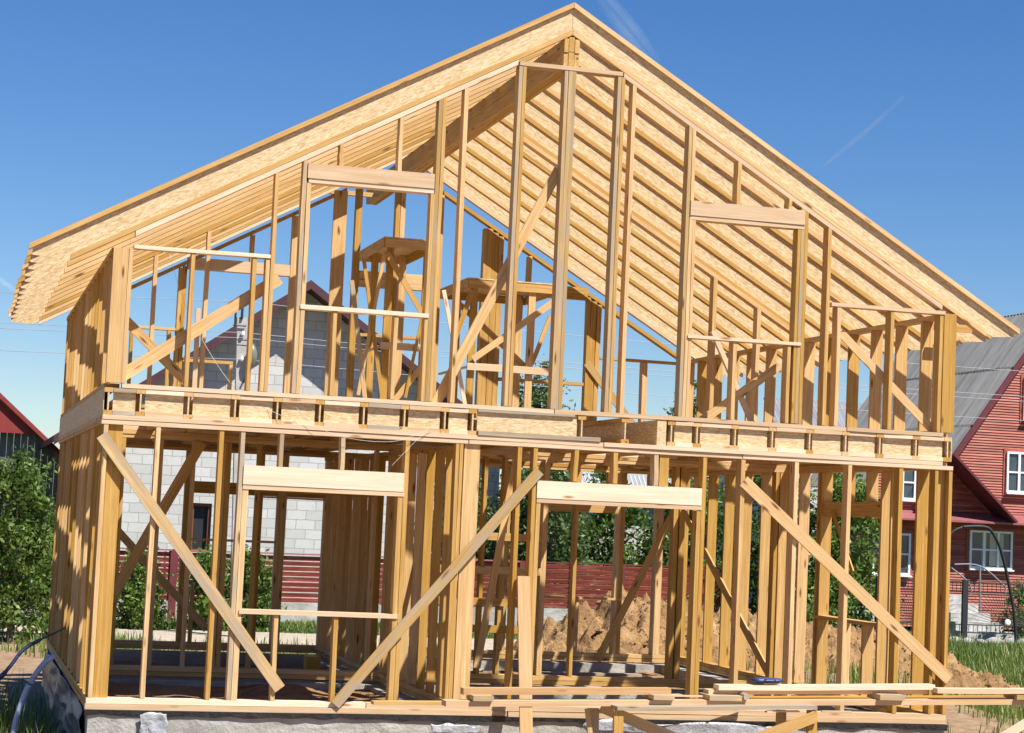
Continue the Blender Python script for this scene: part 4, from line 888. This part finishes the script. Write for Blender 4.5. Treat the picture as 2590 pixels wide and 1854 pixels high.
# ---- foliage
def leaf_cloud(name, m_, parent, blobs, n, size, seed, ground=None, world=False):
    r = np.random.default_rng(seed)
    B = np.array([[*b_[0], *b_[1]] for b_ in blobs], float); wt = B[:, 3]*B[:, 4]+B[:, 4]*B[:, 5]; wt /= wt.sum()
    # twigs: clump centres near blob shells
    nc = max(8, n//34); k = r.choice(len(B), nc, p=wt); d = r.normal(size=(nc, 3)); d /= np.linalg.norm(d, axis=1)[:, None]
    rad = r.uniform(.35, 1.06, nc)**.6; cc = B[k, :3]+d*rad[:, None]*B[k, 3:]
    ci = r.integers(0, nc, n); sp = r.uniform(.5, 1.25, nc)
    c = cc[ci]+r.normal(size=(n, 3))*(size*2.3*sp[ci])[:, None]
    u = r.normal(size=(n, 3)); u /= np.linalg.norm(u, axis=1)[:, None]; v = np.cross(u, r.normal(size=(n, 3))); v /= np.linalg.norm(v, axis=1)[:, None]
    L = size*r.uniform(.4, 1.6, n)[:, None]; Wd = L*.45
    P = np.stack([c-u*L, c+v*Wd, c+u*L, c-v*Wd], 1).reshape(-1, 3)
    me = bpy.data.meshes.new(name); me.vertices.add(n*4); me.vertices.foreach_set('co', P.astype(np.float32).ravel())
    me.loops.add(n*4); me.loops.foreach_set('vertex_index', np.arange(n*4, dtype=np.int32)); me.polygons.add(n)
    me.polygons.foreach_set('loop_start', np.arange(0, n*4, 4, dtype=np.int32)); me.polygons.foreach_set('loop_total', np.full(n, 4, np.int32))
    t = np.clip(r.normal(.45, .2, nc)[ci]+r.normal(0, .14, n), 0, 1); a = me.attributes.new('tn', 'FLOAT', 'POINT'); a.data.foreach_set('value', np.repeat(t, 4).astype(np.float32))
    me.materials.append(m_); me.update(); me.validate(); o = bpy.data.objects.new(name, me); col.objects.link(o)
    return adopt(o, parent) if parent is not None else o
def tree(kind, label, cat, x, y, z0, h, wd, seed, n, leaf, size=.07, nb=9, bare=.25, group=None, lean=0):
    t = empty(kind, (x, y, z0), label, cat, group); r = random.Random(seed); blobs = []; q = MB()
    top = Vector((x+lean, y, z0+h)); q.tube(smooth([(x, y, z0-.1), (x+.05, y, z0+h*.3), (x+lean*.6, y, z0+h*.65), top-Vector((0, 0, h*.08))], 3), [wd*.05*(1-.085*i) for i in range(10)], 7)
    for i in range(nb):
        f = bare+(1-bare)*(i+.4)/nb; a = i*2.4+r.uniform(-.4, .4); taper = math.sin(math.pi*min(1, .18+.8*f))**.8
        R_ = wd*.5*taper*r.uniform(.45, .75); c = Vector((x+lean*f+R_*math.cos(a), y+R_*math.sin(a), z0+h*f*.93))
        s = wd*r.uniform(.17, .29); blobs.append((c, (s, s, s*r.uniform(.7, 1.1)))); st = Vector((x+lean*f*.7, y, z0+h*max(.1, f-.18)))
        q.tube([st, st.lerp(c, .5)+Vector((0, 0, -.04*h)), c], [wd*.02, wd*.014, wd*.006], 5)
    blobs.append((top-Vector((0, 0, h*.1)), (wd*.14, wd*.14, h*.12)))
    adopt(q.build('trunk', BARK), t); leaf_cloud('crown', leaf, t, blobs, n, size, seed)
GT = 'bushes at the left edge of the plot'
tree('leafy_bush', 'tall pointed dark green bush at the left picture edge', 'bush', -.2, 20.5, -.75, 3.85, 1.7, 3, 9500, LEAF, .055, 14, .06, GT)
tree('leafy_bush', 'rounded green bush between the tall pointed bush and the left wall', 'bush', .62, 22.0, -.75, 2.55, 1.7, 5, 7000, LEAF, .055, 11, .06, GT)
tree('leafy_bush', 'broad dark bush cut by the left picture edge', 'bush', -1.2, 21.5, -.75, 3.3, 2.0, 8, 8000, LEAF, .055, 10, .06, GT)
GT = 'currant bushes along the slatted fence'
tree('currant_bush', 'round bush in front of the fence seen through the left front bay', 'bush', 2.8, 25.9, -.75, 1.75, 1.15, 11, 4200, LEAF2, .06, 9, .12, GT)
tree('currant_bush', 'wide bush in front of the fence left of the pole', 'bush', 4.42, 26.3, -.75, 1.75, 1.2, 12, 4200, LEAF2, .06, 9, .12, GT)
tree('currant_bush', 'bush in front of the fence right of the pole, seen through the left window', 'bush', 5.42, 26.5, -.75, 1.85, 1.35, 13, 5000, LEAF, .06, 9, .12, GT)
GT = 'garden trees beyond the fence'
for i, (x, y, h, wd, n, lf, lab) in enumerate([
    (12.9, 36, 4.4, 3.4, 9000, LEAFD, 'olive green willow beyond the fence right of the partition'), (15.3, 35, 4.3, 3.6, 12000, LEAFD, 'broad grey green willow beyond the fence behind the doorway'), (17.6, 36, 4.5, 3.6, 12000, LEAF, 'dense dark tree beyond the fence behind the doorway'),
    (19.9, 35, 4.4, 3.6, 11000, LEAF2, 'bright green tree beyond the fence right of the doorway'), (21.9, 33.5, 4.9, 3.2, 10000, LEAF, 'tall dark tree seen between the right bay studs'), (23.6, 32, 4.6, 2.7, 9000, LEAF2, 'leafy tree in front of the red house seen through the right side window'),
    (22.7, 31.5, 3.0, 1.9, 4000, LEAF2, 'smaller tree below the right side window header'), (18.6, 47, 8.7, 3.6, 8000, LEAFD, 'high thin crowned birch rising behind the gable centre'), (27.6, 56, 9.0, 3.0, 4000, LEAF, 'far tree top showing between the right upper studs')]):
    tree('garden_tree', lab, 'tree', x, y, -.75, h, wd, 30+i, n, lf, .075 if y < 45 else .085, 13 if y < 45 else 16, .10 if y < 45 else .3, GT)
tree('garden_shrub', 'yellowish shrub behind the iron fence beside the steps', 'shrub', 28.3, 30.6, -.6, 1.5, 1.0, 77, 1500, LEAF2, .05, 6, .15)
tree('garden_shrub', 'low shrub at the corner of the earth heap', 'shrub', 15.9, 17.5, -.6, 1.2, 1.3, 78, 2200, LEAF2, .05, 6, .15)

# grass
def grass(name, label, n, area, hmin, hmax, seed, wd=.008, dens=None):
    r = np.random.default_rng(seed); X = r.uniform(area[0], area[1], n); Y_ = r.uniform(area[2], area[3], n)
    cl = np.array([mnoise.noise(Vector((x*.7, y*.7, seed))) for x, y in zip(X, Y_)])
    keep = cl+r.uniform(-.35, .35, n) > (dens if dens is not None else -.9)
    if area[4:]: keep &= np.array([area[4](x, y) for x, y in zip(X, Y_)])
    X, Y_, cl = X[keep], Y_[keep], cl[keep]; n = len(X); Z = np.array([hgt(x, y) for x, y in zip(X, Y_)])
    H = r.uniform(hmin, hmax, n)*(1+.5*cl); a = r.uniform(0, 6.283, n); b_ = r.uniform(.05, .5, n)*H; d = np.stack([np.cos(a), np.sin(a), 0*a], 1); s = np.stack([-np.sin(a), np.cos(a), 0*a], 1)*wd*r.uniform(.6, 1.6, n)[:, None]
    p = np.stack([X, Y_, Z-.02], 1); up = np.array([0, 0, 1.])
    m_ = p+d*(b_*.35)[:, None]+up*(H*.6)[:, None]; t = p+d*b_[:, None]+up*H[:, None]
    P = np.stack([p-s, p+s, m_+s*.8, m_-s*.8, t], 1).reshape(-1, 3); me = bpy.data.meshes.new(name)
    base_ = np.arange(n)*5; F = [tuple(x) for x in np.stack([base_, base_+1, base_+2, base_+3], 1).tolist()] + [tuple(x) for x in np.stack([base_+3, base_+2, base_+4], 1).tolist()]
    me.from_pydata(P.tolist(), [], F); tv = np.clip(.45+.5*cl+r.normal(0, .2, n), 0, 1); at = me.attributes.new('tn', 'FLOAT', 'POINT'); at.data.foreach_set('value', np.repeat(tv, 5).astype(np.float32))
    me.materials.append(GRASS); o = bpy.data.objects.new(name, me); col.objects.link(o); tag(o, label, kind='stuff')
grass('tall_grass', 'tall green grass on the right of the plot', 42000, (15, 31, 12, 26.5, lambda x, y: x > 14.6+.25*(y-12)), .18, .52, 1, .011)
grass('weeds', 'sparse weeds on the earth right of the house', 15000, (10.4, 20, -1, 13), .10, .38, 2, .008, -.05)
grass('lawn', 'short lawn strip between the track and the slatted fence', 26000, (-8, 17, 25.8, 31, lambda x, y: y < fpos(x).y-.1), .07, .18, 3, .012)
grass('weeds', 'weeds along the near edge of the track', 9000, (-9, 9, 16.5, 21.6), .1, .32, 4, .011, .05)
grass('tall_grass', 'long grass at the front left corner beside the pipes', 4200, (-2.6, -.12, -2.5, 7), .25, .7, 5, .006, -.1)
grass('weeds', 'tufts of grass at the foot of the footing', 500, (.0, 3, -.7, -.25), .2, .55, 6, .006, .1)

# contrails high in the sky
def trail_mat():
    m, n, b = mat('vapour_trail'); t = N(n, 'ShaderNodeTexCoord').outputs['Object']; g = attr(n, 'tn').outputs['Fac']
    f = noise(n, t, .012, 4, .6); mu = N(n, 'ShaderNodeMath', operation='MULTIPLY'); n.links.new(g, mu.inputs[0]); n.links.new(ramp(n, f, [(.3, (.25,)*3), (.7, (1,)*3)]), mu.inputs[1])
    tr = N(n, 'ShaderNodeBsdfTransparent'); ms = N(n, 'ShaderNodeMixShader'); b.inputs['Base Color'].default_value = (.9, .9, .9, 1)
    n.links.new(mu.outputs[0], ms.inputs[0]); n.links.new(tr.outputs[0], ms.inputs[1]); n.links.new(b.outputs[0], ms.inputs[2]); n.links.new(ms.outputs[0], n.nodes['Material Output'].inputs[0]); return m
TRAIL = trail_mat()

def trail(label, pts, rad, op):
    b = MB()
    for s_ in (1, .7, .4):
        k = len(b.v); P = smooth(pts, 6); n = len(P); b.tube(P, [rad*s_*(.25+.75*math.sin(math.pi*(i+.5)/n)) for i in range(n)], 14)
        for i in range(k, len(b.v)): b.t[i] = op*max(0, math.sin(math.pi*(((i-k)//14)/(n-1))))
    tag(b.build('contrail', TRAIL, None, True), label, 'contrail', 'contrails', 'structure')
trail('faint white contrail right of the roof ridge', [(1690, 5512, 1590), (1744, 5512, 1527), (1802, 5510, 1466), (1873, 5506, 1392), (1920, 5504, 1340)], 30, .03)
trail('thin faint contrail above the right roof slope', [(2580, 5244, 1275), (2566, 5254, 1258), (2494, 5307, 1175), (2409, 5364, 1090), (2390, 5375, 1070)], 8, .045)
trail('short faint contrail at the left picture edge', [(60, 5944, 642), (92, 5945, 623), (131, 5947, 600), (160, 5948, 585)], 9, .035)
